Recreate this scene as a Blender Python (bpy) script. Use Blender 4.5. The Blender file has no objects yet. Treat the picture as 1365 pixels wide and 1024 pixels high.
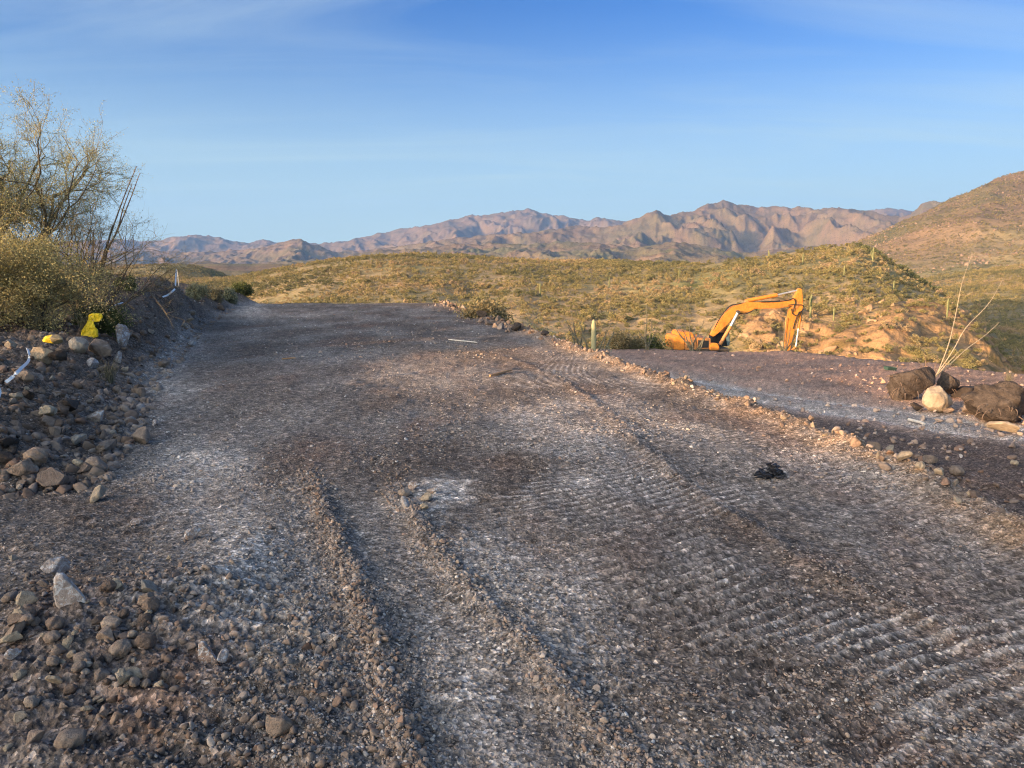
import bpy, bmesh, math, random
import numpy as np
from mathutils import Vector, Matrix

# ------------------------------------------------------------------ camera, world, sun
SC = bpy.context.scene
COL = SC.collection
F, CX, CY = 1025.0, 682.5, 512.0
HOR = 362.0
TH = math.atan((CY - HOR) / F)
EYE = 1.6
Q = 1.0          # mesh density
cd = bpy.data.cameras.new('camera')
cam = bpy.data.objects.new('camera', cd)
COL.objects.link(cam)
cam.location = (0, 0, EYE)
cam.rotation_euler = (math.radians(90) - TH, 0, 0)
cd.sensor_width = 36.0
cd.lens = 36.0 * F / 1365.0
cd.clip_start = 0.05
cd.clip_end = 40000
SC.camera = cam

SUN_EL = math.radians(9.5)
SQ = np.array([0.82, 0.57]); SQ = SQ / np.linalg.norm(SQ)      # horizontal heading of the sunlight
sun_dir = Vector((-SQ[0] * math.cos(SUN_EL), -SQ[1] * math.cos(SUN_EL), math.sin(SUN_EL)))
ld = bpy.data.lights.new('sun', 'SUN')
ld.energy = 3.0
ld.angle = math.radians(0.5)
ld.color = (1.0, 0.66, 0.36)
lo = bpy.data.objects.new('sun', ld)
lo.rotation_euler = sun_dir.to_track_quat('Z', 'Y').to_euler()
COL.objects.link(lo)

W = bpy.data.worlds.new('World')
SC.world = W
W.use_nodes = True
wt = W.node_tree
wt.nodes.clear()
def N(nt, typ, **kw):
    n = nt.nodes.new(typ)
    for k, v in kw.items():
        if k == 'inp':
            for kk, vv in v.items():
                n.inputs[kk].default_value = vv
        else:
            setattr(n, k, v)
    return n
def L(nt, a, b):
    nt.links.new(a, b)
sky = N(wt, 'ShaderNodeTexSky', sky_type='NISHITA', sun_disc=False, sun_elevation=SUN_EL,
        sun_rotation=math.atan2(sun_dir.x, sun_dir.y), altitude=900, air_density=1.0, dust_density=0.9, ozone_density=2.5)
tc = N(wt, 'ShaderNodeTexCoord')
# thin cirrus, laid out on a plane high above: direction / height
sep = N(wt, 'ShaderNodeSeparateXYZ')
L(wt, tc.outputs['Generated'], sep.inputs[0])
mz = N(wt, 'ShaderNodeMath', operation='ADD'); mz.inputs[1].default_value = 0.10
L(wt, sep.outputs['Z'], mz.inputs[0])
dx = N(wt, 'ShaderNodeMath', operation='DIVIDE'); L(wt, sep.outputs['X'], dx.inputs[0]); L(wt, mz.outputs[0], dx.inputs[1])
dy = N(wt, 'ShaderNodeMath', operation='DIVIDE'); L(wt, sep.outputs['Y'], dy.inputs[0]); L(wt, mz.outputs[0], dy.inputs[1])
cmb = N(wt, 'ShaderNodeCombineXYZ'); L(wt, dx.outputs[0], cmb.inputs[0]); L(wt, dy.outputs[0], cmb.inputs[1])
mp = N(wt, 'ShaderNodeMapping'); mp.inputs['Rotation'].default_value = (0, 0, math.radians(20)); mp.inputs['Scale'].default_value = (0.32, 1.15, 1)
L(wt, cmb.outputs[0], mp.inputs[0])
n1 = N(wt, 'ShaderNodeTexNoise', inp={'Scale': 1.5, 'Detail': 9.0, 'Roughness': 0.55, 'Distortion': 0.7})
L(wt, mp.outputs[0], n1.inputs['Vector'])
n2 = N(wt, 'ShaderNodeTexNoise', inp={'Scale': 0.5, 'Detail': 3.0, 'Roughness': 0.5, 'Distortion': 0.2})
L(wt, mp.outputs[0], n2.inputs['Vector'])
r1 = N(wt, 'ShaderNodeMapRange', inp={'From Min': 0.44, 'From Max': 0.66, 'To Max': 0.9}); L(wt, n1.outputs[0], r1.inputs[0])
r2 = N(wt, 'ShaderNodeMapRange', inp={'From Min': 0.34, 'From Max': 0.60, 'To Max': 0.62}); L(wt, n2.outputs[0], r2.inputs[0])
mm = N(wt, 'ShaderNodeMath', operation='MULTIPLY'); L(wt, r1.outputs[0], mm.inputs[0]); L(wt, r2.outputs[0], mm.inputs[1])
# blue tone of the dry air, paler towards the horizon
tint = N(wt, 'ShaderNodeMix', data_type='RGBA', blend_type='MULTIPLY'); tint.inputs[0].default_value = 1.0
# deep blue opposite the sun, warm glow around it boosted to fill the ground shade
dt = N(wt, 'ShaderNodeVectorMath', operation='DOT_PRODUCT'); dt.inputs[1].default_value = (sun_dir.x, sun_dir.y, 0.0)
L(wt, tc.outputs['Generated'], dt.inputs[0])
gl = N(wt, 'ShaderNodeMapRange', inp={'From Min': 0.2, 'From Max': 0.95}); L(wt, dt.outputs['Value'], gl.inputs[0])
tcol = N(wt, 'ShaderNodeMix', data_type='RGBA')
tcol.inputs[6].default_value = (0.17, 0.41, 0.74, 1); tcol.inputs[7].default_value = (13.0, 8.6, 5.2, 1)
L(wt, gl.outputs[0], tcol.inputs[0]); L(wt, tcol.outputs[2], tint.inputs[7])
L(wt, sky.outputs[0], tint.inputs[6])
mix = N(wt, 'ShaderNodeMix', data_type='RGBA'); mix.inputs[7].default_value = (1.9, 2.45, 2.85, 1)
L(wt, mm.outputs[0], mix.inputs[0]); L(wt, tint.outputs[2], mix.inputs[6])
hzr = N(wt, 'ShaderNodeMapRange', inp={'From Min': 0.0, 'From Max': 0.33, 'To Min': 1.0, 'To Max': 0.0}); hzr.interpolation_type = 'SMOOTHSTEP'
L(wt, sep.outputs['Z'], hzr.inputs[0])
mix2 = N(wt, 'ShaderNodeMix', data_type='RGBA'); mix2.inputs[7].default_value = (2.2, 2.95, 2.95, 1)
L(wt, hzr.outputs[0], mix2.inputs[0]); L(wt, mix.outputs[2], mix2.inputs[6])
mix = mix2
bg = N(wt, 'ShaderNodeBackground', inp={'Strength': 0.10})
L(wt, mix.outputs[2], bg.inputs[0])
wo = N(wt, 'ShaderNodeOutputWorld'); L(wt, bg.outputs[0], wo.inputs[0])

SC.view_settings.view_transform = 'Standard'
SC.view_settings.look = 'None'
SC.view_settings.gamma = 1.0
SC.view_settings.exposure = 1.55
SC.render.engine = 'CYCLES'
SC.cycles.max_bounces = 4
SC.cycles.diffuse_bounces = 2
SC.cycles.volume_bounces = 0
SC.cycles.transparent_max_bounces = 4
SC.cycles.use_denoising = True
SC.cycles.denoiser = 'OPENIMAGEDENOISE'
SC.cycles.denoising_input_passes = 'RGB_ALBEDO_NORMAL'
SC.cycles.denoising_prefilter = 'NONE'
SC.cycles.filter_width = 1.15

# ------------------------------------------------------------------ maths helpers
def slope_of(v):
    return math.tan(math.atan((CY - v) / F) - TH)
def ray(u, v):
    yc = (CY - v) / F
    d = math.cos(TH) + yc * math.sin(TH)
    return ((u - CX) / F / d, (-math.sin(TH) + yc * math.cos(TH)) / d)   # x/Y, (z-EYE)/Y
def at(u, v, Y):
    a, b = ray(u, v)
    return Vector((a * Y, Y, EYE + b * Y))
def flat(u, v, z=0.0):
    a, b = ray(u, v)
    Y = (z - EYE) / b
    return (a * Y, Y)

_p = np.random.RandomState(7)
PERM = np.concatenate([_p.permutation(256)] * 2).astype(np.int32)
GR = np.stack([np.cos(np.arange(256) * 2.39996), np.sin(np.arange(256) * 2.39996)], 1)
GRX = GR[:, 0].astype(np.float32); GRY = GR[:, 1].astype(np.float32)
def perlin(x, y, seed=0):
    x, y = np.broadcast_arrays(x, y)
    x = x + (seed * 17.13 + 512); y = y + (seed * 9.71 + 512)
    xi = np.floor(x); yi = np.floor(y); xf = (x - xi).astype(np.float32); yf = (y - yi).astype(np.float32)
    xi = xi.astype(np.int32) & 255; yi = yi.astype(np.int32) & 255
    u = xf * xf * xf * (xf * (xf * 6 - 15) + 10); v = yf * yf * yf * (yf * (yf * 6 - 15) + 10)
    A = PERM[xi]; B = PERM[xi + 1]
    def g(hh, fx, fy):
        return GRX[hh] * fx + GRY[hh] * fy
    a = g(PERM[A + yi], xf, yf); b = g(PERM[B + yi], xf - 1, yf)
    c = g(PERM[A + yi + 1], xf, yf - 1); d = g(PERM[B + yi + 1], xf - 1, yf - 1)
    a = a + u * (b - a); c = c + u * (d - c)
    return 1.5 * (a + v * (c - a))
def fbm(x, y, o=4, seed=0, gain=0.5, lac=2.03):
    s = 0; a = 1.0; f = 1.0; t = 0
    for i in range(o):
        s = s + a * perlin(x * f, y * f, seed + i * 3); t += a; a *= gain; f *= lac
    return s / t
def ridged(x, y, o=5, seed=0, gain=0.5, lac=2.07, soft=0.0):
    s = 0; a = 1.0; f = 1.0; t = 0; w = 1.0
    for i in range(o):
        n = 1 - np.abs(perlin(x * f, y * f, seed + i * 5)) * 1.25
        n = np.clip(n, 0, 1) ** 1.6 * w
        s = s + a * n; t += a
        w = np.clip(n * 1.6, 0, 1)
        a *= gain; f *= lac
    return s / t
def sm(x, a, b):
    t = np.clip((x - a) / (b - a), 0, 1)
    return t * t * (3 - 2 * t)
def pl(pts, x):                       # piecewise-linear
    p = sorted(pts)
    return np.interp(x, [q[0] for q in p], [q[1] for q in p])

def mesh_grid(name, X, Y, Z):
    nr, nc = X.shape
    co = np.stack([X, Y, Z], 2).reshape(-1, 3).astype(np.float32)
    i = np.arange(nr * nc).reshape(nr, nc)
    q = np.stack([i[:-1, :-1], i[:-1, 1:], i[1:, 1:], i[1:, :-1]], 2).reshape(-1, 4).astype(np.int32)
    me = bpy.data.meshes.new(name)
    me.vertices.add(len(co)); me.vertices.foreach_set('co', co.ravel())
    me.loops.add(q.size); me.loops.foreach_set('vertex_index', q.ravel())
    me.polygons.add(len(q)); me.polygons.foreach_set('loop_start', np.arange(0, q.size, 4, dtype=np.int32))
    me.update(calc_edges=True)
    me.polygons.foreach_set('use_smooth', np.ones(len(q), bool))
    return me
def mesh_from(name, V, Fc, smooth=False):
    me = bpy.data.meshes.new(name)
    V = np.asarray(V, np.float32); Fc = np.asarray(Fc, np.int32); k = Fc.shape[1]
    me.vertices.add(len(V)); me.vertices.foreach_set('co', V.ravel())
    me.loops.add(Fc.size); me.loops.foreach_set('vertex_index', Fc.ravel())
    me.polygons.add(len(Fc)); me.polygons.foreach_set('loop_start', np.arange(0, Fc.size, k, dtype=np.int32))
    me.update(calc_edges=True)
    if smooth: me.polygons.foreach_set('use_smooth', np.ones(len(Fc), bool))
    return me
def color_attr(me, name, rgb):
    a = me.color_attributes.new(name, 'FLOAT_COLOR', 'POINT')
    c = np.ones((len(me.vertices), 4), np.float32); c[:, :3] = rgb.reshape(-1, 3)
    a.data.foreach_set('color', c.ravel())
def link(name, me, mat=None, parent=None, label=None, cat=None, group=None, kind=None):
    o = bpy.data.objects.new(name, me)
    COL.objects.link(o)
    if mat is not None and me is not None: me.materials.clear(); me.materials.append(mat)
    if parent is not None: o.parent = parent
    if label: o['label'] = label
    if cat: o['category'] = cat
    if group: o['group'] = group
    if kind: o['kind'] = kind
    return o
def tree_copy(o, parent=None):
    c = o.copy(); COL.objects.link(c); c.parent = parent
    for ch in list(o.children): tree_copy(ch, c)
    return c

# ------------------------------------------------------------------ materials
def new_mat(name, rough=0.9, spec=0.2):
    m = bpy.data.materials.new(name); m.use_nodes = True
    nt = m.node_tree; b = nt.nodes['Principled BSDF']
    b.inputs['Roughness'].default_value = rough
    b.inputs['Specular IOR Level'].default_value = spec
    return m, nt, b
def ramp(nt, stops, src=None, interp='LINEAR'):
    r = nt.nodes.new('ShaderNodeValToRGB'); r.color_ramp.interpolation = interp
    e = r.color_ramp.elements
    while len(e) < len(stops): e.new(0.5)
    for k, (p, c) in enumerate(stops):
        e[k].position = p; e[k].color = (c[0], c[1], c[2], 1)
    if src is not None: L(nt, src, r.inputs[0])
    return r
def noise(nt, scale, detail=4, rough=0.55, dist=0, vec=None):
    n = N(nt, 'ShaderNodeTexNoise', inp={'Scale': scale, 'Detail': detail, 'Roughness': rough, 'Distortion': dist})
    if vec is not None: L(nt, vec, n.inputs['Vector'])
    return n
def mixc(nt, fac, a, b, mode='MIX'):
    m = N(nt, 'ShaderNodeMix', data_type='RGBA', blend_type=mode)
    for s, i in ((fac, 0), (a, 6), (b, 7)):
        if isinstance(s, (int, float)): m.inputs[i].default_value = s
        elif isinstance(s, tuple): m.inputs[i].default_value = (s[0], s[1], s[2], 1)
        else: L(nt, s, m.inputs[i])
    return m.outputs[2]
def bump(nt, b, h, strength=0.4, dist=0.02):
    n = N(nt, 'ShaderNodeBump', inp={'Strength': strength, 'Distance': dist})
    L(nt, h, n.inputs['Height']); L(nt, n.outputs[0], b.inputs['Normal'])
    return n
def simple_mat(name, c1, c2, scale=6, rough=0.85, spec=0.2, bs=0.3, bd=0.01, metal=0):
    m, nt, b = new_mat(name, rough, spec)
    t = N(nt, 'ShaderNodeTexCoord')
    n = noise(nt, scale, 6, 0.65, 0.3, t.outputs['Object'])
    r = ramp(nt, [(0.3, c1), (0.7, c2)], n.outputs[0]); L(nt, r.outputs[0], b.inputs['Base Color'])
    n3 = noise(nt, scale * 4, 4, 0.6, 0, t.outputs['Object']); bump(nt, b, n3.outputs[0], bs, bd)
    b.inputs['Metallic'].default_value = metal
    return m
def soil_mat():
    m, nt, b = new_mat('gravel_soil', 0.95, 0.15)
    a = N(nt, 'ShaderNodeAttribute', attribute_name='soil')
    geo = N(nt, 'ShaderNodeNewGeometry')
    v = N(nt, 'ShaderNodeTexVoronoi', inp={'Scale': 55.0, 'Randomness': 1.0}); L(nt, geo.outputs['Position'], v.inputs['Vector'])
    v2 = N(nt, 'ShaderNodeTexVoronoi', inp={'Scale': 22.0, 'Randomness': 1.0}); L(nt, geo.outputs['Position'], v2.inputs['Vector'])
    n = noise(nt, 90, 4, 0.7, 0, geo.outputs['Position'])
    sepc = N(nt, 'ShaderNodeSeparateColor'); L(nt, v.outputs['Color'], sepc.inputs[0])
    r = ramp(nt, [(0.0, (0.45, 0.44, 0.43)), (0.45, (0.8, 0.8, 0.8)), (0.85, (1.25, 1.22, 1.18)), (1.0, (2.1, 2.1, 2.1))], sepc.outputs[0])
    sep2 = N(nt, 'ShaderNodeSeparateColor'); L(nt, v2.outputs['Color'], sep2.inputs[0])
    r2_ = ramp(nt, [(0.0, (0.7, 0.69, 0.68)), (0.6, (1.0, 1.0, 1.0)), (1.0, (1.5, 1.45, 1.4))], sep2.outputs[0])
    c = mixc(nt, 1.0, a.outputs['Color'], r.outputs[0], 'MULTIPLY')
    c = mixc(nt, 0.8, c, r2_.outputs[0], 'MULTIPLY')
    r3 = ramp(nt, [(0.25, (0.75, 0.75, 0.75)), (0.75, (1.2, 1.2, 1.2))], n.outputs[0])
    c = mixc(nt, 1.0, c, r3.outputs[0], 'MULTIPLY')
    L(nt, c, b.inputs['Base Color'])
    ad = N(nt, 'ShaderNodeMath', operation='ADD'); L(nt, v.outputs['Distance'], ad.inputs[0]); L(nt, n.outputs[0], ad.inputs[1])
    bump(nt, b, ad.outputs[0], 0.7, 0.012)
    return m
def gravel_mat():
    m, nt, b = new_mat('gravel_stones', 0.9, 0.2)
    a = N(nt, 'ShaderNodeAttribute', attribute_name='tint', attribute_type='INSTANCER')
    t = N(nt, 'ShaderNodeTexCoord')
    n = noise(nt, 2.5, 4, 0.6, 0, t.outputs['Object'])
    r = ramp(nt, [(0.3, (0.75, 0.75, 0.75)), (0.7, (1.2, 1.2, 1.2))], n.outputs[0])
    L(nt, mixc(nt, 1.0, a.outputs['Color'], r.outputs[0], 'MULTIPLY'), b.inputs['Base Color'])
    return m
def rock_mat(name, stops, white=0.0):
    m, nt, b = new_mat(name, 0.88, 0.25)
    oi = N(nt, 'ShaderNodeObjectInfo')
    t = N(nt, 'ShaderNodeTexCoord')
    r = ramp(nt, stops, oi.outputs['Random'])
    n = noise(nt, 1.6, 6, 0.65, 0.4, t.outputs['Object'])
    r2_ = ramp(nt, [(0.3, (0.6, 0.58, 0.56)), (0.7, (1.3, 1.3, 1.28))], n.outputs[0])
    c = mixc(nt, 1.0, r.outputs[0], r2_.outputs[0], 'MULTIPLY')
    n2_ = noise(nt, 3.0, 5, 0.7, 0.8, t.outputs['Object'])
    r3 = ramp(nt, [(0.64 - white * 1.6, (0, 0, 0)), (0.74 - white * 1.5, (1, 1, 1))], n2_.outputs[0])
    c = mixc(nt, r3.outputs[0], c, (0.60, 0.57, 0.55) if white > 0 else (0.40, 0.37, 0.34))
    L(nt, c, b.inputs['Base Color'])
    n4 = noise(nt, 7, 6, 0.7, 0, t.outputs['Object'])
    bump(nt, b, n4.outputs[0], 0.5, 0.06)
    return m
M_SOIL = soil_mat(); M_GRAV = gravel_mat()
BROWN = [(0.0, (0.12, 0.085, 0.066)), (0.25, (0.20, 0.14, 0.105)), (0.5, (0.25, 0.19, 0.15)), (0.75, (0.32, 0.225, 0.165)), (1.0, (0.38, 0.32, 0.26))]
M_ROCK = rock_mat('brown_rock', BROWN, 0.0)
M_WROCK = rock_mat('white_crusted_rock', [(0, (0.34, 0.24, 0.19)), (1, (0.44, 0.37, 0.33))], 0.09)
M_TAN = rock_mat('tan_boulder', [(0, (0.36, 0.28, 0.20)), (1, (0.40, 0.31, 0.22))], -0.1)
M_DARK = rock_mat('dark_rock', [(0, (0.045, 0.035, 0.03)), (1, (0.08, 0.06, 0.05))], -0.15)
# ------------------------------------------------------------------ near ground (pad, banks, lower track)
def fl(L_): return [tuple(reversed(flat(u, v, z))) for (u, v, z) in L_]      # -> (Y, x)
RIDGE1 = fl([(455, 1100, 0), (600, 1024, 0), (545, 1000, 0), (505, 880, 0), (455, 745, 0), (425, 670, 0), (400, 600, 0), (385, 540, 0), (390, 480, 0)])
RIDGE1 = fl([(575, 1080, 0), (545, 1000, 0), (500, 860, 0), (455, 745, 0), (428, 672, 0), (392, 590, 0), (372, 520, 0)])
RIDGE2 = fl([(900, 1080, 0), (845, 1010, 0), (765, 930, 0), (690, 850, 0), (610, 765, 0), (560, 700, 0), (520, 650, 0)])
RIDGE3 = fl([(1400, 905, 0), (1330, 870, 0), (1200, 815, 0), (1075, 755, 0), (960, 680, 0), (860, 600, 0), (790, 535, 0), (735, 500, 0), (680, 478, 0), (600, 458, 0), (555, 448, 0)])
BERM = fl([(1500, 745, .1), (1365, 690, .1), (1270, 645, .1), (1180, 605, .1), (1090, 565, .1), (1000, 535, .1), (920, 510, .1), (850, 487, .1), (790, 468, .1), (740, 450, .1), (700, 437, .1), (650, 421, .1), (610, 408, .1), (590, 403, .05)])
BANK = fl([(-150, 690, 0), (0, 660, 0), (60, 655, 0), (120, 640, 0), (165, 580, 0), (185, 540, 0), (215, 500, 0), (245, 465, 0), (262, 445, 0), (295, 420, 0), (325, 407, 0)])
def bank_h(s, x, y):
    h = 0.62 * sm(s, -0.1, 1.5) + 0.42 * sm(s, 1.2, 4.5) + 0.25 * sm(s, 4, 14)
    return h
def ground_z(x, y, fine=True):
    x = np.asarray(x, float); y = np.asarray(y, float)
    xb = pl(BERM, y); s = x - xb
    wob = 0.10 * perlin(y * 1.3, y * 0.2 + 5, 2)
    s = s + wob
    n1_ = fbm(x * 0.45, y * 0.45, 3, 11)
    z = 0.05 * n1_
    Lz = -0.30 - 0.0595 * y + 0.05 * fbm(x * 0.5, y * 0.5, 3, 12)
    t_ = x / np.maximum(y, 0.5)
    # lower plateau edge
    ye = pl([(-0.2, 14), (0.0, 21), (0.045, 24), (0.07, 40), (0.12, 46), (0.21, 43), (0.36, 41.5), (0.43, 36), (0.52, 31.5), (0.60, 27), (0.68, 24), (0.9, 19), (1.3, 15)], t_)
    ye = ye + 1.2 * perlin(t_ * 14, t_ * 3, 5)
    k = sm(s, 0.05, 1.1)
    wall = (1 - k)
    z = z * wall + Lz * k
    lo_drop = np.clip(y - ye, 0, None)
    z = z - (0.55 * lo_drop + 0.03 * lo_drop ** 1.2) * sm(s, 0.0, 0.8)
    # berm crest
    nb = fbm(x * 2.2, y * 2.2, 3, 21)
    z = z + (0.075 + 0.08 * nb) * np.exp(-(s / 0.24) ** 2) * sm(y, 2, 4)
    # slope rubble between berm and track
    rub = sm(s, 0.3, 1.0) * (1 - sm(s, 2.6, 3.8)) * (1 - sm(y, 10, 16))
    z = z + rub * 0.10 * fbm(x * 1.6, y * 1.6, 4, 22)
    wb_ = np.exp(-((x - 12.2) / 6.0) ** 4) * sm(y, 44.6, 45.6) * (1 - sm(y, 52, 56))
    z = z * (1 - wb_) - 4.12 * wb_
    # track wheel ruts on the lower road
    xt = pl([(8, 11.5), (12.4, 8.3), (20, 5.4), (30, 3.2), (40, 2.6)], y)
    d = x - xt
    z = z - 0.06 * (np.exp(-((d - 0.8) / 0.28) ** 2) + np.exp(-((d + 0.8) / 0.28) ** 2)) * sm(s, 0.8, 1.6)
    z = z + 0.10 * sm(d, 1.4, 2.4) * sm(s, 0.8, 1.6)
    # pad far end
    pe = 39.5 + 1.0 * perlin(x * 0.4, 3.3, 4)
    z = z - 0.42 * np.clip(y - pe, 0, None) * (1 - k)
    # left bank
    xl = pl(BANK, y)
    near_cut = sm(y, 5.0, 5.9)
    sb = xl - x + 0.35 * fbm(y * 0.9, x * 0.3, 3, 31)
    h = bank_h(sb, x, y) * near_cut
    h = h * (1 + 0.25 * fbm(x * 0.7, y * 0.7, 3, 32)) + 0.14 * sm(sb, 0.2, 1.2) * near_cut * fbm(x * 1.8, y * 1.8, 4, 33)
    # far mound left of the pad end
    h = h + 0.8 * np.exp(-((x + 10.0) / 2.4) ** 2 - ((y - 22) / 4.5) ** 2) * sm(sb, 0.0, 1.0)
    h = h * (1 - sm(y, 52, 70))
    z = z + h
    # left near rock pile, low mound of soil
    z = z + 0.10 * np.exp(-((x + 2.0) / 0.55) ** 2 - ((y - 3.25) / 0.8) ** 2)
    z = z + 0.06 * np.exp(-((x + 1.55) / 0.25) ** 2 - ((y - 4.0) / 0.8) ** 2)
    if not fine: return z
    onpad = (1 - sm(s, -0.35, 0.0)) * (1 - sm(sb, -0.3, 0.2) * near_cut)
    def ridge(P, w, a, seed, y0, y1):
        xr = pl(P, y) + 0.06 * fbm(y * 1.9, 0.5, 3, seed)
        dd = x - xr
        m = sm(y, y0[0], y0[1]) * (1 - sm(y, y1[0], y1[1]))
        c = np.clip(0.9 + 1.5 * fbm(x * 5, y * 2.6, 4, seed + 1), 0, 2)
        return dd, a * c * np.exp(-(dd / w) ** 2) * m, m
    d1, r1_, m1 = ridge(RIDGE1, 0.075, 0.030, 41, (0.5, 1), (5.2, 6.5))
    d2, r2_, m2 = ridge(RIDGE2, 0.06, 0.016, 43, (0.5, 1), (4.8, 5.6))
    d3, r3_, m3 = ridge(RIDGE3, 0.09, 0.022, 45, (0.5, 1), (19, 22))
    z = z + (r1_ + r2_ + r3_) * onpad
    z = z - 0.018 * sm(d1, 0.02, 0.18) * (1 - sm(d2, -0.2, 0.0)) * m1 * onpad
    z = z - 0.012 * sm(d2, 0.02, 0.15) * (1 - sm(d2, 0.6, 1.2)) * m2 * onpad
    # cleat marks pressed by the crawler tracks
    a_ = np.radians(17 + 9 * sm(x, 0.0, 1.8)) + 0.018 * perlin(x * 0.4, y * 0.4, 50)
    al = -x * np.sin(a_) + y * np.cos(a_) + 0.005 * perlin(x * 1.8, y * 1.8, 51)
    ph = al / 0.102
    prof = (0.5 + 0.5 * np.cos(2 * np.pi * ph)) ** 2.2
    zone = sm(d2, 0.25, 0.8) * (1 - sm(y, 6.5, 11)) * (1 - sm(y, 14, 22))
    lane = 0.5 + 0.5 * np.sin((x * np.cos(a_) + y * np.sin(a_)) * 2 * np.pi / 0.62 + 2.0 * perlin(x * 0.6, y * 0.3, 53))
    msk = zone * np.clip(0.62 + 0.5 * (lane - .5) + 1.1 * fbm(x * 0.8, y * 0.8, 3, 52), 0, 1)
    z = z + 0.021 * (prof - 0.35) * msk * onpad
    # clods left of ridge 1, near the camera, with coarse cleats
    cz = sm(-d1, 0.05, 0.3) * (1 - sm(-d1, 1.3, 2.0)) * (1 - sm(y, 3.2, 4.2))
    z = z + 0.03 * cz * (0.5 + 0.5 * np.cos(2 * np.pi * (y + 0.2 * x + 0.06 * perlin(x * 3, y * 3, 55)) / 0.20)) * onpad
    z = z + cz * 0.030 * np.abs(fbm(x * 9, y * 9, 3, 56))
    z = z + onpad * 0.022 * fbm(x * 2.4, y * 1.8, 4, 62)
    # roughness everywhere, less on packed lanes
    pack = sm(d1, 0.1, 0.3) * (1 - sm(d2, -0.35, -0.05)) * m1
    rough = (1 - 0.6 * pack) * (1 - 0.85 * msk * (1 - sm(y, 7, 10)))
    rr = np.sqrt(x * x + y * y)
    z = z + rough * (0.016 * fbm(x * 6, y * 6, 3, 57) + 0.012 * (np.abs(fbm(x * 17, y * 17, 2, 58)) - 0.15) * (1 - 0.8 * sm(rr, 6, 11)) + 0.006 * fbm(x * 48, y * 48, 2, 59) * (1 - sm(rr, 3.2, 5.5)))
    off = 1 - onpad
    z = z + off * (0.05 * fbm(x * 2.6, y * 2.6, 4, 60) + 0.03 * np.abs(fbm(x * 6.5, y * 6.5, 3, 61)))
    return z
def zz(x, y): return float(ground_z(np.array([x]), np.array([y]))[0])
def hit(u, v):
    a, b = ray(u, v)
    Y = np.concatenate([np.arange(1.2, 12, 0.01), np.arange(12, 60, 0.05)])
    g = ground_z(a * Y, Y, False); r = EYE + b * Y
    k = np.nonzero(r <= g)[0]
    i = k[0] if len(k) else len(Y) - 1
    return Vector((a * Y[i], Y[i], zz(a * Y[i], Y[i])))

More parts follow.
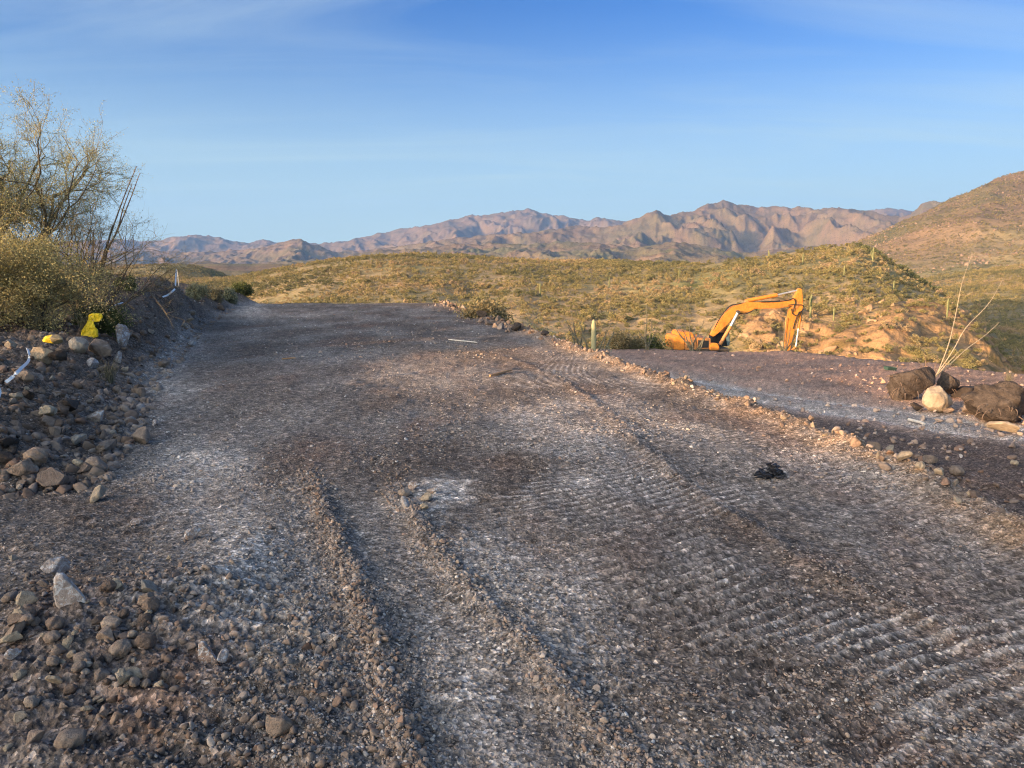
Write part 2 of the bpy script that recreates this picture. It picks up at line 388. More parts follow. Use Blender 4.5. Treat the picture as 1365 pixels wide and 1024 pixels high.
def near_dark(x, y):
    return fbm(x * 0.35, y * 0.5, 4, 70)
def soil_color(x, y):
    dark = np.array([0.118, 0.096, 0.084]); grey = np.array([0.25, 0.225, 0.21]); pale = np.array([0.47, 0.425, 0.395])
    red = np.array([0.18, 0.115, 0.088]); tan = np.array([0.38, 0.255, 0.16])
    def mx(c, d, w): return c * (1 - w[..., None]) + d * w[..., None]
    c = np.broadcast_to(dark, x.shape + (3,)).copy()
    c = mx(c, grey, np.clip(0.35 + 1.2 * fbm(x * 0.7, y * 0.35, 4, 71), 0, 1))
    c = mx(c, red, np.clip(1.5 * fbm(x * 0.9, y * 0.5, 4, 72) - 0.15, 0, 0.6))
    xb = pl(BERM, y); s = x - xb + 0.1 * perlin(y * 1.3, y * 0.2 + 5, 2)
    xl = pl(BANK, y); sb = xl - x
    # packed pale lanes
    d1 = x - pl(RIDGE1, y); d2 = x - pl(RIDGE2, y); d3 = x - pl(RIDGE3, y)
    nz = 0.5 + 0.9 * fbm(x * 1.6, y * 1.0, 5, 73)
    lane = sm(d1, 0.12, 0.35) * (1 - sm(d2, -0.45, -0.1)) * (1 - sm(y, 3.6, 5.0))
    c = mx(c, pale * 0.72, np.clip(lane * nz * 0.75, 0, 0.6))
    lane0 = sm(-d1, 0.25, 0.55) * (1 - sm(-d1, 0.9, 1.4)) * sm(y, 2.9, 3.4) * (1 - sm(y, 6, 8))
    c = mx(c, pale * 0.75, np.clip(lane0 * nz * 1.3, 0, 0.85))
    # relief contrast painted into the soil colour, paler on cleat crests
    a_ = np.radians(17 + 9 * sm(x, 0.0, 1.8)) + 0.018 * perlin(x * 0.4, y * 0.4, 50)
    al = -x * np.sin(a_) + y * np.cos(a_) + 0.005 * perlin(x * 1.8, y * 1.8, 51)
    prof = (0.5 + 0.5 * np.cos(2 * np.pi * (al / 0.102))) ** 3
    st = sm(d2, 0.3, 0.9) * (1 - sm(s, -0.3, -0.1)) * (1 - sm(y, 12, 18))
    w = st * np.clip(fbm(x * 0.9, y * 0.9, 4, 74) * 1.8 + .32, 0, 1)
    c = mx(c, pale, np.clip(w * (0.1 + 0.9 * prof) * 1.1, 0, 0.8))
    def spot(u, v, ru, rv, amt, colr=pale, ang=0.0):
        nonlocal c
        p = flat(u, v); q = flat(u + ru, v); r = flat(u, v - rv)
        ax = abs(q[0] - p[0]); ay = abs(r[1] - p[1])
        dxx = x - p[0]; dyy = y - p[1]
        k_ = p[0] / p[1]
        dxx = dxx - k_ * dyy
        d = (dxx / ax) ** 2 + (dyy / ay) ** 2
        d = d + 0.9 * fbm(x * 3.0 / max(ax, .3), y * 3.0 / max(ay, .3), 4, 75)
        c = mx(c, colr, np.clip(np.exp(-d * 1.1) * amt * (0.6 + 0.9 * fbm(x * 9, y * 9, 3, 76) + .15), 0, 0.8))
    spot(290, 612, 45, 14, 1.0); spot(215, 480, 38, 35, .9); spot(250, 455, 30, 14, .7); spot(335, 412, 22, 8, .9)
    spot(600, 652, 30, 14, 1.7); spot(560, 668, 40, 20, 1.0); spot(650, 745, 70, 45, .65); spot(760, 790, 80, 60, .45)
    spot(775, 640, 28, 9, 1.0); spot(770, 590, 60, 22, .6); spot(720, 560, 50, 25, .55); spot(690, 552, 30, 12, .6)
    spot(320, 770, 60, 60, .5); spot(1180, 640, 80, 30, .5); spot(1060, 620, 70, 30, .3); spot(520, 480, 130, 14, .35)
    spot(1225, 950, 38, 10, .8); spot(1300, 985, 34, 10, .8); spot(620, 950, 60, 80, .2)
    spot(410, 420, 30, 5, .4); spot(1300, 700, 90, 40, .35)
    spot(150, 690, 110, 40, .75, np.array([0.10, 0.075, 0.062])); spot(60, 860, 80, 90, .5, np.array([0.06, 0.05, 0.048]))
    spot(1100, 755, 60, 16, .5, red); spot(420, 600, 55, 22, .6, red * 1.1); spot(640, 470, 110, 16, .4, tan)
    # tan colour along the berm crest
    bw = np.exp(-(s / 0.30) ** 2) * sm(y, 3, 4)
    c = mx(c, tan, np.clip(bw * (0.45 + 0.9 * fbm(x * 2, y * 2, 3, 77)), 0, 0.9))
    bw1 = np.exp(-(d1 / 0.12) ** 2) * (1 - sm(y, 5.5, 6.5)) + 0.7 * np.exp(-(d3 / 0.16) ** 2) * (1 - sm(y, 18, 22)) + .5 * np.exp(-(d2 / 0.1) ** 2) * (1 - sm(y, 5, 6))
    c = mx(c, np.array([0.17, 0.125, 0.10]), np.clip(bw1 * .45, 0, .5))
    # lower plateau: reddish brown with a pale driven track
    low = sm(s, 0.35, 0.8)
    c2 = mx(np.broadcast_to(np.array([0.44, 0.275, 0.20]), x.shape + (3,)).copy(), np.array([0.26, 0.18, 0.14]), np.clip(0.4 + 1.3 * fbm(x * .5, y * .5, 4, 78), 0, 1))
    xt = pl([(8, 11.5), (12.4, 8.3), (20, 5.4), (30, 3.2), (40, 2.6)], y)
    d = x - xt
    c2 = mx(c2, np.array([0.40, 0.36, 0.33]), np.clip(np.exp(-(d / 1.7) ** 2) * (0.8 + fbm(x * 1.1, y * .5, 4, 79)), 0, .9))
    rt = np.exp(-((d - 0.75) / 0.22) ** 2) + 0.6 * np.exp(-((d + 0.8) / 0.25) ** 2)
    c2 = mx(c2, np.array([0.58, 0.55, 0.53]), np.clip(rt * (0.7 + .6 * fbm(x * 2, y * 1, 3, 80)), 0, .85))
    rub = sm(s, 0.3, 0.8) * (1 - sm(x - xt, -2.2, -1.2))
    c2 = mx(c2, np.array([0.10, 0.078, 0.068]), np.clip(rub * .8, 0, .8))
    c = mx(c, c2, low)
    # left bank soil
    bk = sm(sb, 0.0, 0.7) * sm(y, 5, 6)
    cb = mx(np.broadcast_to(np.array([0.12, 0.088, 0.07]), x.shape + (3,)).copy(), np.array([0.21, 0.16, 0.125]), np.clip(.35 + 1.2 * fbm(x * .8, y * .8, 4, 81), 0, 1))
    c = mx(c, cb, bk)
    # fine speckle
    c = c * 1.06 * np.array([1.05, 1.0, .94]) * (1 + 0.6 * (perlin(x * 40, y * 40, 82) * (1 - sm(y, 3.5, 6)))[..., None] + 0.45 * (perlin(x * 14, y * 14, 83) * (1 - .7 * sm(y, 8, 14)))[..., None] + 0.35 * (perlin(x * 5, y * 5, 84) * sm(y, 6, 12))[..., None])
    return np.clip(c, 0.015, 0.8)

iv = np.linspace(1 / 60.0, 1 / 1.15, int(1150 * Q))
Yr = 1 / iv[::-1]
tt = np.concatenate([np.linspace(-2.2, -0.82, int(200 * Q))[:-1], np.linspace(-0.82, 0.82, int(1350 * Q)), np.linspace(0.82, 2.2, int(200 * Q))[1:]])
T_, Y_ = np.meshgrid(tt, Yr)
Xg = T_ * Y_; Yg = Y_
Zg = ground_z(Xg, Yg)
me = mesh_grid('ground', Xg, Yg, Zg)
color_attr(me, 'soil', soil_color(Xg, Yg))
link('ground', me, M_SOIL, kind='structure')

# land around and behind the viewpoint; its unseen rise to the left is added to keep the low sun off the pad
def around_z(x, y):
    q = x * SQ[0] + y * SQ[1]; p = x * SQ[1] - y * SQ[0]
    base = -0.45 - 0.10 * np.clip(x - 3, 0, 60) - 0.9 * np.clip(y - 30, 0, 60)
    base = base + 0.9 * sm(-x, 4, 9)
    inw = sm(y, 1.0, 2.2) * sm(2.1 * y - np.abs(x), 0, 1)
    z = base - (0.8 + 3.0 * sm(y, 5, 10)) * inw
    crest = 5.85 + 0.55 * fbm(p * 0.10, 1.7, 4, 90) + 0.22 * fbm(p * 0.8, 2.7, 3, 91)
    crest = crest + 1.5 * sm(-p, 17.5, 21) - 0.30 * sm(p, -17.5, -16) * (1 - sm(p, -10, -8)) - 0.30 * sm(p, -13, -10) * (1 - 0.6 * sm(p, -5, -2))  # crest raised and notched to place the shadow edge and sunlit patches
    crest = crest * (1 - 0.85 * sm(-p, 60, 110)) * (1 - 0.85 * sm(p, 60, 110))
    hill = np.exp(-((q + 34) / 13.0) ** 2)
    return z + hill * (crest + 0.45) + 0.06 * fbm(x * .6, y * .6, 3, 92) * sm(-q, 8, 14)
gx, gy = np.meshgrid(np.linspace(-130, 110, 420), np.linspace(-130, 75, 380))
me = mesh_grid('shading_hillside', gx, gy, around_z(gx, gy))
color_attr(me, 'soil', np.broadcast_to(np.array([0.16, 0.12, 0.085]), gx.shape + (3,)).copy())
link('shading_hillside', me, M_SOIL, kind='structure')
# ------------------------------------------------------------------ far land: valley, scrub hills, mountains (one sheet)
def crest(pts):            # (u, v, Y) -> t, elevation slope, Y
    r = sorted((ray(u, v)[0], ray(u, v)[1], Y) for (u, v, Y) in pts)
    return [q[0] for q in r], [q[1] for q in r], [q[2] for q in r]
def far_z(t, Y, jit=True):
    X = t * Y
    def layer(pts, base, wf, wb, carve, wl, seed, rnd=0.25, octv=6, warp=0.35, fine=0.0):
        ct, cs, cY = crest(pts)
        s = np.interp(t, ct, cs); yc = np.interp(t, ct, cY)
        yc = yc * (1 + 0.05 * fbm(t * 9, t * 2 + 7, 3, seed + 31))
        d = (Y - yc) / np.where(Y < yc, wf, wb)
        rows = np.nonzero((np.abs(d) < 1).any(1))[0]
        if len(rows) == 0: return np.full_like(Y, -999)
        r0, r1 = rows[0], rows[-1] + 1
        s = s[r0:r1]; yc = yc[r0:r1]; d = d[r0:r1]; X_ = X[r0:r1]; Y_ = Y[r0:r1]
        zc = EYE + s * yc
        a = np.clip(1 - np.abs(d), 0, 1)
        S = a * (1 - rnd) + rnd * (a * a * (3 - 2 * a))
        wx = X_ / wl + warp * fbm(X_ / wl * .8, Y_ / wl * .8, 3, seed + 1); wy = Y_ / wl * 0.8 + warp * fbm(X_ / wl * .8 + 9, Y_ / wl * .8, 3, seed + 2)
        R = ridged(wx, wy, octv, seed + 3, gain=0.52)
        R = np.clip(R * 1.25, 0, 1.15)
        prof = S * (1 - carve * (1 - R) * (0.10 + 0.90 * np.clip(np.abs(d) * 2.0, 0, 1)))
        z = base + (zc - base) * prof
        if fine: z = z + fine * np.clip(S * 3, 0, 1) * fbm(X_ / (wl * .12), Y_ / (wl * .12), 4, seed + 9)
        m = ((z - EYE) / Y_).max(0)
        kw = 61; k = np.hanning(kw + 2)[1:-1]; k /= k.sum()
        raw = s[0] - m
        corr = np.convolve(np.pad(raw, kw // 2, 'edge'), k, 'valid')
        z = z + corr[None, :] * Y_ * np.clip(S * 1.2, 0, 1) ** 1.5
        out = np.full(Y.shape, -999.0); out[r0:r1] = z
        return out
    base = np.interp(Y, [30, 45, 80, 160, 400, 900, 2000, 8000], [-14, -15, -17, -16, -20, -30, -45, -60])
    z = base + 1.5 * fbm(X / 40, Y / 40, 4, 101)
    LAY = [
     # scrub hill straight ahead
     dict(pts=[(-500, 380, 420), (100, 366, 420), (180, 368, 400), (260, 372, 380), (310, 371, 360), (360, 361, 350), (420, 350, 345), (480, 343, 340), (540, 339, 340), (600, 340, 345), (660, 345, 350), (720, 348, 350), (800, 348, 350), (870, 350, 345), (930, 352, 335), (1000, 372, 330), (1100, 400, 330), (1500, 420, 330)],
          base=-17, wf=290, wb=240, carve=0.16, wl=150, seed=110, rnd=0.7, fine=0.8),
     # low dark hill at left
     dict(pts=[(-500, 352, 620), (60, 356, 600), (140, 357, 600), (185, 354, 600), (230, 352, 600), (265, 355, 600), (295, 364, 600), (330, 385, 600), (400, 420, 600)],
          base=-25, wf=240, wb=200, carve=0.25, wl=170, seed=115, rnd=0.8, fine=0.8),
     # nearer hill at right with the rocky foot
     dict(pts=[(300, 430, 300), (500, 395, 300), (700, 374, 292), (850, 360, 275), (940, 353, 262), (1000, 346, 255), (1050, 338, 260), (1090, 331, 262), (1125, 327, 262), (1145, 329, 256), (1165, 338, 248), (1185, 350, 236), (1210, 366, 222), (1240, 384, 206), (1265, 399, 193), (1300, 416, 180), (1365, 450, 160), (1500, 500, 140)],
          base=-17, wf=190, wb=60, carve=0.18, wl=90, seed=120, rnd=0.35, fine=0.9),
     # slope beyond it, right
     dict(pts=[(1080, 420, 520), (1160, 392, 520), (1225, 373, 520), (1265, 366, 520), (1300, 361, 520), (1340, 356, 520), (1365, 353, 520), (1500, 340, 520), (1800, 320, 520)],
          base=-22, wf=330, wb=200, carve=0.15, wl=160, seed=125, rnd=0.6, fine=0.8),
     # big rocky mountain at right
     dict(pts=[(1060, 352, 1150), (1110, 335, 1150), (1145, 320, 1150), (1175, 308, 1150), (1200, 296, 1150), (1225, 287, 1150), (1245, 277, 1160), (1262, 268, 1170), (1290, 256, 1180), (1310, 247, 1180), (1330, 238, 1190), (1347, 232, 1200), (1365, 228, 1200), (1420, 212, 1200), (1550, 190, 1200), (1900, 180, 1200)],
          base=-32, wf=700, wb=500, carve=0.26, wl=330, seed=130, rnd=0.3, fine=3.0),
     # foothills
     dict(pts=[(-400, 350, 2100), (120, 352, 2100), (200, 353, 2100), (260, 348, 2100), (330, 352, 2200), (385, 347, 2200), (440, 345, 2300), (500, 334, 2400), (560, 331, 2500), (610, 326, 2500), (660, 324, 2500), (700, 326, 2400), (750, 322, 2400), (800, 324, 2300), (850, 330, 2300), (900, 322, 2200), (940, 328, 2200), (990, 338, 2200), (1040, 332, 2200), (1090, 328, 2200), (1150, 330, 2200), (1500, 330, 2200)],
          base=-50, wf=1100, wb=700, carve=0.62, wl=300, seed=140, rnd=0.2, octv=6, fine=9.0),
     # brown ranges in the middle distance
     dict(pts=[(-400, 330, 3900), (150, 334, 3900), (260, 336, 3900), (330, 333, 3700), (365, 326, 3600), (385, 320, 3600), (402, 318, 3600), (415, 326, 3600), (450, 336, 3600), (520, 330, 3700), (600, 318, 3700), (660, 312, 3600), (700, 311, 3500), (735, 306, 3500), (775, 300, 3600), (805, 304, 3600), (835, 296, 3600), (855, 288, 3600), (875, 281, 3600), (893, 287, 3650), (915, 283, 3800), (935, 275, 3900), (962, 268, 4000), (985, 272, 4000), (1010, 276, 4000), (1040, 275, 4000), (1075, 278, 4000), (1110, 277, 3900), (1145, 279, 3800), (1170, 285, 3700), (1200, 290, 3700), (1230, 272, 3300), (1255, 268, 3200), (1300, 266, 3200), (1500, 262, 3200)],
          base=-55, wf=1500, wb=1200, carve=0.8, wl=520, seed=150, rnd=0.1, octv=7, fine=16.0),
     # far blue range
     dict(pts=[(-400, 316, 6200), (100, 322, 6200), (165, 319, 6200), (205, 322, 6200), (232, 316, 6200), (262, 312, 6200), (290, 317, 6200), (322, 323, 6200), (355, 321, 6200), (410, 325, 6200), (450, 323, 6200), (480, 317, 6200), (505, 311, 6200), (540, 304, 6200), (580, 299, 6200), (605, 291, 6200), (650, 286, 6200), (685, 281, 6200), (702, 278, 6200), (725, 284, 6200), (750, 288, 6200), (772, 294, 6200), (795, 290, 6200), (820, 293, 6200), (860, 300, 6200), (1000, 290, 6200), (1100, 284, 6200), (1160, 281, 6200), (1178, 277, 6200), (1200, 279, 6200), (1230, 284, 6200), (1500, 290, 6200)],
          base=-60, wf=2100, wb=1200, carve=0.8, wl=760, seed=160, rnd=0.1, octv=7, fine=20.0),
    ]
    parts = []
    for l in LAY:
        zl = layer(**l); parts.append(zl)
    Z = z
    for zl in parts: Z = np.maximum(Z, zl)
    # rocky bluff at the foot of the right hill
    a, b = 0.20, 0.62
    bl = sm(t, 0.27, 0.34) * (1 - sm(t, 0.66, 0.74)) * np.exp(-((Y - (128 + 18 * np.sin(t * 25))) / 26) ** 2)
    rb = ridged(X / 15, Y / 20, 5, 171)
    Z = Z + bl * (1.3 * sm(rb, 0.34, 0.50) + 0.9 * rb + 0.8 * fbm(X / 2.2, Y / 2.2, 4, 172))
    return Z, bl
tt2 = np.linspace(-1.02, 1.02, int(1750 * Q))
Yf = np.concatenate([np.geomspace(40, 600, int(430 * Q))[:-1], np.geomspace(600, 8200, int(800 * Q))])
TF, YF = np.meshgrid(tt2, Yf)
ZF, BL = far_z(TF, YF)
XF = TF * YF
me = mesh_grid('far_land', XF, YF, ZF)
def land_color(X, Y, Z, BLm):
    def mx(c, d, w): return c * (1 - w[..., None]) + d * w[..., None]
    tan = np.array([0.36, 0.26, 0.15]); olive = np.array([0.135, 0.13, 0.055]); rock = np.array([0.215, 0.145, 0.09]); pink = np.array([0.225, 0.148, 0.088])
    c = np.broadcast_to(tan, X.shape + (3,)).copy()
    c = mx(c, olive * 1.4, np.clip(0.35 + 1.0 * fbm(X / 60, Y / 60, 4, 180), 0, .85) * (1 - sm(Y, 600, 1200)))
    c = mx(c, np.array([0.36, 0.215, 0.11]), np.clip(BLm * 1.6, 0, 1))
    far = sm(Y, 600, 1000)
    cf = mx(np.broadcast_to(rock, X.shape + (3,)).copy(), olive * 1.1, np.clip(0.35 + 1.3 * fbm(X / 150, Y / 150, 5, 181), 0, .8))
    cf = mx(cf, pink, sm(Y, 2500, 4200) * 0.7)
    c = mx(c, cf, far)
    return c
color_attr(me, 'soil', land_color(XF, YF, ZF, BL))
def land_mat():
    m, nt, b = new_mat('scrubby_desert_land', 0.95, 0.1)
    a = N(nt, 'ShaderNodeAttribute', attribute_name='soil')
    geo = N(nt, 'ShaderNodeNewGeometry')
    # sparse scrub seen from afar as dots, growing coarser with the height of the stand
    v = N(nt, 'ShaderNodeTexVoronoi', inp={'Scale': 0.13, 'Randomness': 1.0}); L(nt, geo.outputs['Position'], v.inputs['Vector'])
    r = ramp(nt, [(0.18, (0.42, 0.48, 0.30)), (0.36, (1, 1, 1))], v.outputs['Distance'])
    n = noise(nt, 0.012, 8, 0.7, 0.4, geo.outputs['Position'])
    r2_ = ramp(nt, [(0.3, (0.72, 0.74, 0.70)), (0.7, (1.25, 1.2, 1.15))], n.outputs[0])
    nf = noise(nt, 0.35, 5, 0.7, 0.2, geo.outputs['Position'])
    r3 = ramp(nt, [(0.3, (0.75, 0.75, 0.72)), (0.7, (1.25, 1.22, 1.2))], nf.outputs[0])
    c = mixc(nt, 0.75, a.outputs['Color'], r.outputs[0], 'MULTIPLY')
    c = mixc(nt, 1.0, c, r2_.outputs[0], 'MULTIPLY')
    c = mixc(nt, 1.0, c, r3.outputs[0], 'MULTIPLY')
    L(nt, c, b.inputs['Base Color'])
    bump(nt, b, nf.outputs[0], 0.6, 1.6)
    return m
M_LAND = land_mat()
link('far_land', me, M_LAND, kind='structure')
# lookup of the far sheet's height
lnY = np.log(Yf)
def far_h(x, y):
    x = np.asarray(x, float); y = np.asarray(y, float); t = x / y
    c = np.clip((t - tt2[0]) / (tt2[1] - tt2[0]), 0, len(tt2) - 1.001)
    r = np.clip(np.interp(y, Yf, np.arange(len(Yf))), 0, len(Yf) - 1.001)
    i = r.astype(int); j = c.astype(int); fr = r - i; fc = c - j
    return (ZF[i, j] * (1 - fr) * (1 - fc) + ZF[i + 1, j] * fr * (1 - fc) + ZF[i, j + 1] * (1 - fr) * fc + ZF[i + 1, j + 1] * fr * fc)
def far_bl(x, y):
    c = np.clip((x / y - tt2[0]) / (tt2[1] - tt2[0]), 0, len(tt2) - 1.001).astype(int)
    r = np.clip(np.interp(y, Yf, np.arange(len(Yf))), 0, len(Yf) - 1.001).astype(int)
    return BL[r, c]
# ------------------------------------------------------------------ instanced stuff helper
SRC = bpy.data.collections.new('sources')          # shapes scattered by the stuff objects
def source_coll(name, meshes):
    c = bpy.data.collections.new(name)
    for k, me in enumerate(meshes):
        o = bpy.data.objects.new('%s_shape_%02d' % (name, k), me); c.objects.link(o)
    return c
def scatter(name, P, S, R, tint, coll, nvar, idx, label=None, cat=None, mat=None):
    me = bpy.data.meshes.new(name)
    n = len(P)
    me.vertices.add(n); me.vertices.foreach_set('co', np.asarray(P, np.float32).ravel())
    def at_(nm, typ, arr, key):
        a = me.attributes.new(nm, typ, 'POINT'); a.data.foreach_set(key, arr.ravel())
    at_('sc', 'FLOAT_VECTOR', np.asarray(S, np.float32), 'vector')
    at_('ro', 'FLOAT_VECTOR', np.asarray(R, np.float32), 'vector')
    at_('ix', 'INT', np.asarray(idx, np.int32), 'value')
    at_('tint', 'FLOAT_VECTOR', np.asarray(tint, np.float32), 'vector')
    o = link(name, me, kind='stuff', label=label, cat=cat)
    ng = bpy.data.node_groups.new(name + '_scatter', 'GeometryNodeTree')
    ng.interface.new_socket('Geometry', in_out='INPUT', socket_type='NodeSocketGeometry')
    ng.interface.new_socket('Geometry', in_out='OUTPUT', socket_type='NodeSocketGeometry')
    gi = ng.nodes.new('NodeGroupInput'); go = ng.nodes.new('NodeGroupOutput')
    m2p = ng.nodes.new('GeometryNodeMeshToPoints')
    ci = ng.nodes.new('GeometryNodeCollectionInfo'); ci.inputs['Collection'].default_value = coll
    ci.inputs['Separate Children'].default_value = True; ci.inputs['Reset Children'].default_value = True
    iop = ng.nodes.new('GeometryNodeInstanceOnPoints'); iop.inputs['Pick Instance'].default_value = True
    def na(nm, typ):
        x = ng.nodes.new('GeometryNodeInputNamedAttribute'); x.data_type = typ; x.inputs['Name'].default_value = nm; return x
    a1, a2, a3 = na('sc', 'FLOAT_VECTOR'), na('ro', 'FLOAT_VECTOR'), na('ix', 'INT')
    e2r = ng.nodes.new('FunctionNodeEulerToRotation')
    Lk = ng.links.new
    Lk(gi.outputs[0], m2p.inputs[0]); Lk(m2p.outputs[0], iop.inputs['Points']); Lk(ci.outputs[0], iop.inputs['Instance'])
    Lk(a1.outputs[0], iop.inputs['Scale']); Lk(a2.outputs[0], e2r.inputs[0]); Lk(e2r.outputs[0], iop.inputs['Rotation'])
    Lk(a3.outputs[0], iop.inputs['Instance Index']); Lk(iop.outputs[0], go.inputs[0])
    md = o.modifiers.new('scatter', 'NODES'); md.node_group = ng
    return o

# ------------------------------------------------------------------ rock shapes
def ico(sub):
    bm = bmesh.new(); bmesh.ops.create_icosphere(bm, subdivisions=sub, radius=1.0)
    V = np.array([v.co[:] for v in bm.verts]); Fc = np.array([[v.index for v in f.verts] for f in bm.faces]); bm.free()
    return V, Fc
def rock_shape(seed, sub=3, facets=9, amp=0.18, squash=(1, .8, .65), cut=(0.55, 0.85)):
    r = np.random.RandomState(seed); V, Fc = ico(sub)
    n = fbm(V[:, 0] * 1.3 + V[:, 2] * .7, V[:, 1] * 1.3 - V[:, 2] * .6, 3, seed % 90)
    V = V * (1 + amp * n[:, None] * 2)
    for k in range(facets):
        d = r.normal(size=3); d /= np.linalg.norm(d); h = r.uniform(*cut)
        e = V @ d - h; m = e > 0
        V[m] -= d * (e[m] * 0.92)[:, None]
    if sub >= 3:
        n = fbm(V[:, 0] * 4 + V[:, 2] * 2.1, V[:, 1] * 4 - V[:, 2] * 1.7, 4, seed % 70)
        V = V * (1 + 0.05 * n[:, None])
    V = V * np.array(squash) * r.uniform(0.88, 1.12, 3)
    V /= np.abs(V[:, :2]).max()
    return V, Fc
gravel_meshes = []
for k in range(8):
    V, Fc = rock_shape(900 + k, 2, 7, 0.22, (1, .8, .6), (0.25, 0.6))
    m_ = mesh_from('stone_%d' % k, V, Fc); m_.materials.append(M_GRAV); gravel_meshes.append(m_)
C_GRAV = source_coll('stones', gravel_meshes)

RS = np.random.RandomState(11)
def stone_tints(n, soil=None, bright=0.06):
    pal = np.array([[.15, .125, .11], [.21, .18, .16], [.28, .25, .235], [.36, .33, .31], [.22, .145, .11], [.17, .12, .095], [.31, .25, .20], [.45, .43, .42]])
    w = np.array([.20, .22, .18, .09, .10, .12, .07, .02]); w /= w.sum()
    c = pal[RS.choice(len(pal), n, p=w)] * RS.uniform(.75, 1.25, (n, 1))
    b = RS.rand(n) < bright
    c[b] = np.array([.62, .60, .58]) * RS.uniform(.8, 1.1, (b.sum(), 1))
    if soil is not None: c = c * 0.64 * np.array([1.06, 1.0, .94]) + soil * 0.58
    return c
def place_stones(name, x, y, r, label, bright=.05, sink=.35, lim=None, tintmul=(1.0, 1.0, 1.0)):
    z = ground_z(x, y)
    n = len(x)
    P = np.stack([x, y, z + r * (0.5 - sink)], 1)
    S = r[:, None] * RS.uniform(.75, 1.25, (n, 3))
    R = np.stack([RS.uniform(-.5, .5, n), RS.uniform(-.5, .5, n), RS.uniform(0, 6.28, n)], 1)
    t = stone_tints(n, soil_color(x, y), bright) * np.array(tintmul)
    scatter(name, P, S, R, t, C_GRAV, 8, RS.randint(0, 8, n), label, 'gravel')
def lane_masks(x, y):
    d1 = x - pl(RIDGE1, y); d2 = x - pl(RIDGE2, y); d3 = x - pl(RIDGE3, y)
    return d1, d2, d3
def sample_gravel(n, y0, y1, r0, r1, tmax=1.05, power=2.6):
    u = RS.rand(n); y = 1 / (1 / y0 + u * (1 / y1 - 1 / y0))     # denser close by
    t = RS.uniform(-tmax, tmax, n); x = t * y
    dens = 0.42 + 1.3 * fbm(x * 0.8, y * 0.6, 4, 200)
    d1, d2, d3 = lane_masks(x, y)
    pack = sm(d1, 0.1, 0.3) * (1 - sm(d2, -0.3, 0.0)) * (1 - sm(y, 4.5, 6))
    dens = dens * (1 - 0.55 * pack)
    dens = dens + 0.9 * np.exp(-(d1 / .12) ** 2) * (y < 6) + 0.7 * np.exp(-(d2 / .12) ** 2) * (y < 5.5) + .6 * np.exp(-(d3 / .16) ** 2)
    s = x - pl(BERM, y); dens = dens + 0.7 * np.exp(-(s / .35) ** 2)
    xt = pl([(8, 11.5), (12.4, 8.3), (20, 5.4), (30, 3.2), (40, 2.6)], y)
    dens = dens * (1 - 0.7 * np.exp(-((x - xt) / 1.3) ** 2) * sm(s, .5, 1))
    dens = dens * (1 - .8 * sm(-(x + .30 * y), .1, .5) * (y < 5.2))
    dens = np.where(s > .8, dens * .45, dens)
    dens = dens * (1 - 0.75 * np.exp(-((x + 2.9) / .8) ** 2 - ((y - 4.9) / .55) ** 2))
    cl = sm(d2, .3, .8) * (1 - sm(s, -.4, -.1)) * np.clip(1.6 * fbm(x * 1.1, y * 1.1, 3, 52) + .6, 0, 1)
    dens = dens * (1 - .8 * cl)
    keep = RS.rand(n) < np.clip(dens, 0.06, 1.3)
    x = x[keep]; y = y[keep]
    r = r0 + (r1 - r0) * RS.rand(len(x)) ** power
    return x, y, r
x, y, r = sample_gravel(int(210000 * Q), 1.9, 7.0, .0022, .0115, power=3.2)
place_stones('gravel', x, y, r, 'fine grey gravel loose over the near part of the dirt pad')
x, y, r = sample_gravel(int(100000 * Q), 5.5, 20.0, .004, .024, power=5)
place_stones('gravel', x, y, r, 'coarser grey brown gravel over the middle of the dirt pad', sink=.55)
x, y, r = sample_gravel(int(45000 * Q), 14, 46, .008, .05, power=5)
place_stones('gravel', x, y, r, 'scattered stones over the far end of the pad and the lower track', sink=.6)
# ------------------------------------------------------------------ rocks one can point at
def rock_mesh(seed, sub, mat, angular=True, squash=(1, .8, .7)):
    V, Fc = rock_shape(seed, sub, 8 if angular else 7, 0.24 if angular else 0.16, squash, (0.3, 0.62) if angular else (0.75, 0.95))
    m_ = mesh_from('rock', V, Fc, smooth=not angular); m_.materials.append(mat)
    if not angular: pass
    return m_
RK = {}
for key, mat, seeds in (('brown', M_ROCK, range(14)), ('white', M_WROCK, range(20, 24)), ('tan', M_TAN, range(30, 33)), ('dark', M_DARK, range(40, 44))):
    RK[key] = [rock_mesh(s, 4, mat, True, (1, RS.uniform(.7, .95), RS.uniform(.6, .85))) for s in seeds]
RK['round'] = [rock_mesh(60 + s, 4, M_ROCK, False, (1, RS.uniform(.75, .95), RS.uniform(.6, .8))) for s in range(5)]
def put_rock(u, v, wpx, kind, label, group=None, k=None, rz=None, flat_=1.0, lift=0.0, name='rock', tilt=0.25):
    """rock whose middle shows at pixel (u, v) and is wpx wide there"""
    p = hit(u, v + wpx * 0.28)
    r = wpx / F * p.y / 2 * 1.06
    ms = RK[kind]
    o = link(name, ms[RS.randint(len(ms)) if k is None else k], label=label, cat='rock', group=group)
    o.location = (p.x, p.y + r * .4, p.z + r * (0.52 * flat_ + lift))
    o.rotation_euler = (RS.uniform(-tilt, tilt), RS.uniform(-tilt, tilt), RS.uniform(0, 6.28) if rz is None else rz)
    o.scale = (r, r, r * flat_)
    return o
G_BANK = 'brown rocks heaped along the left bank'
G_NEAR = 'cobbles in the soil at the lower left'
G_BERM = 'stones along the crest of the right berm'
LBL = 'brown rock lying in the stony bank left of the pad'
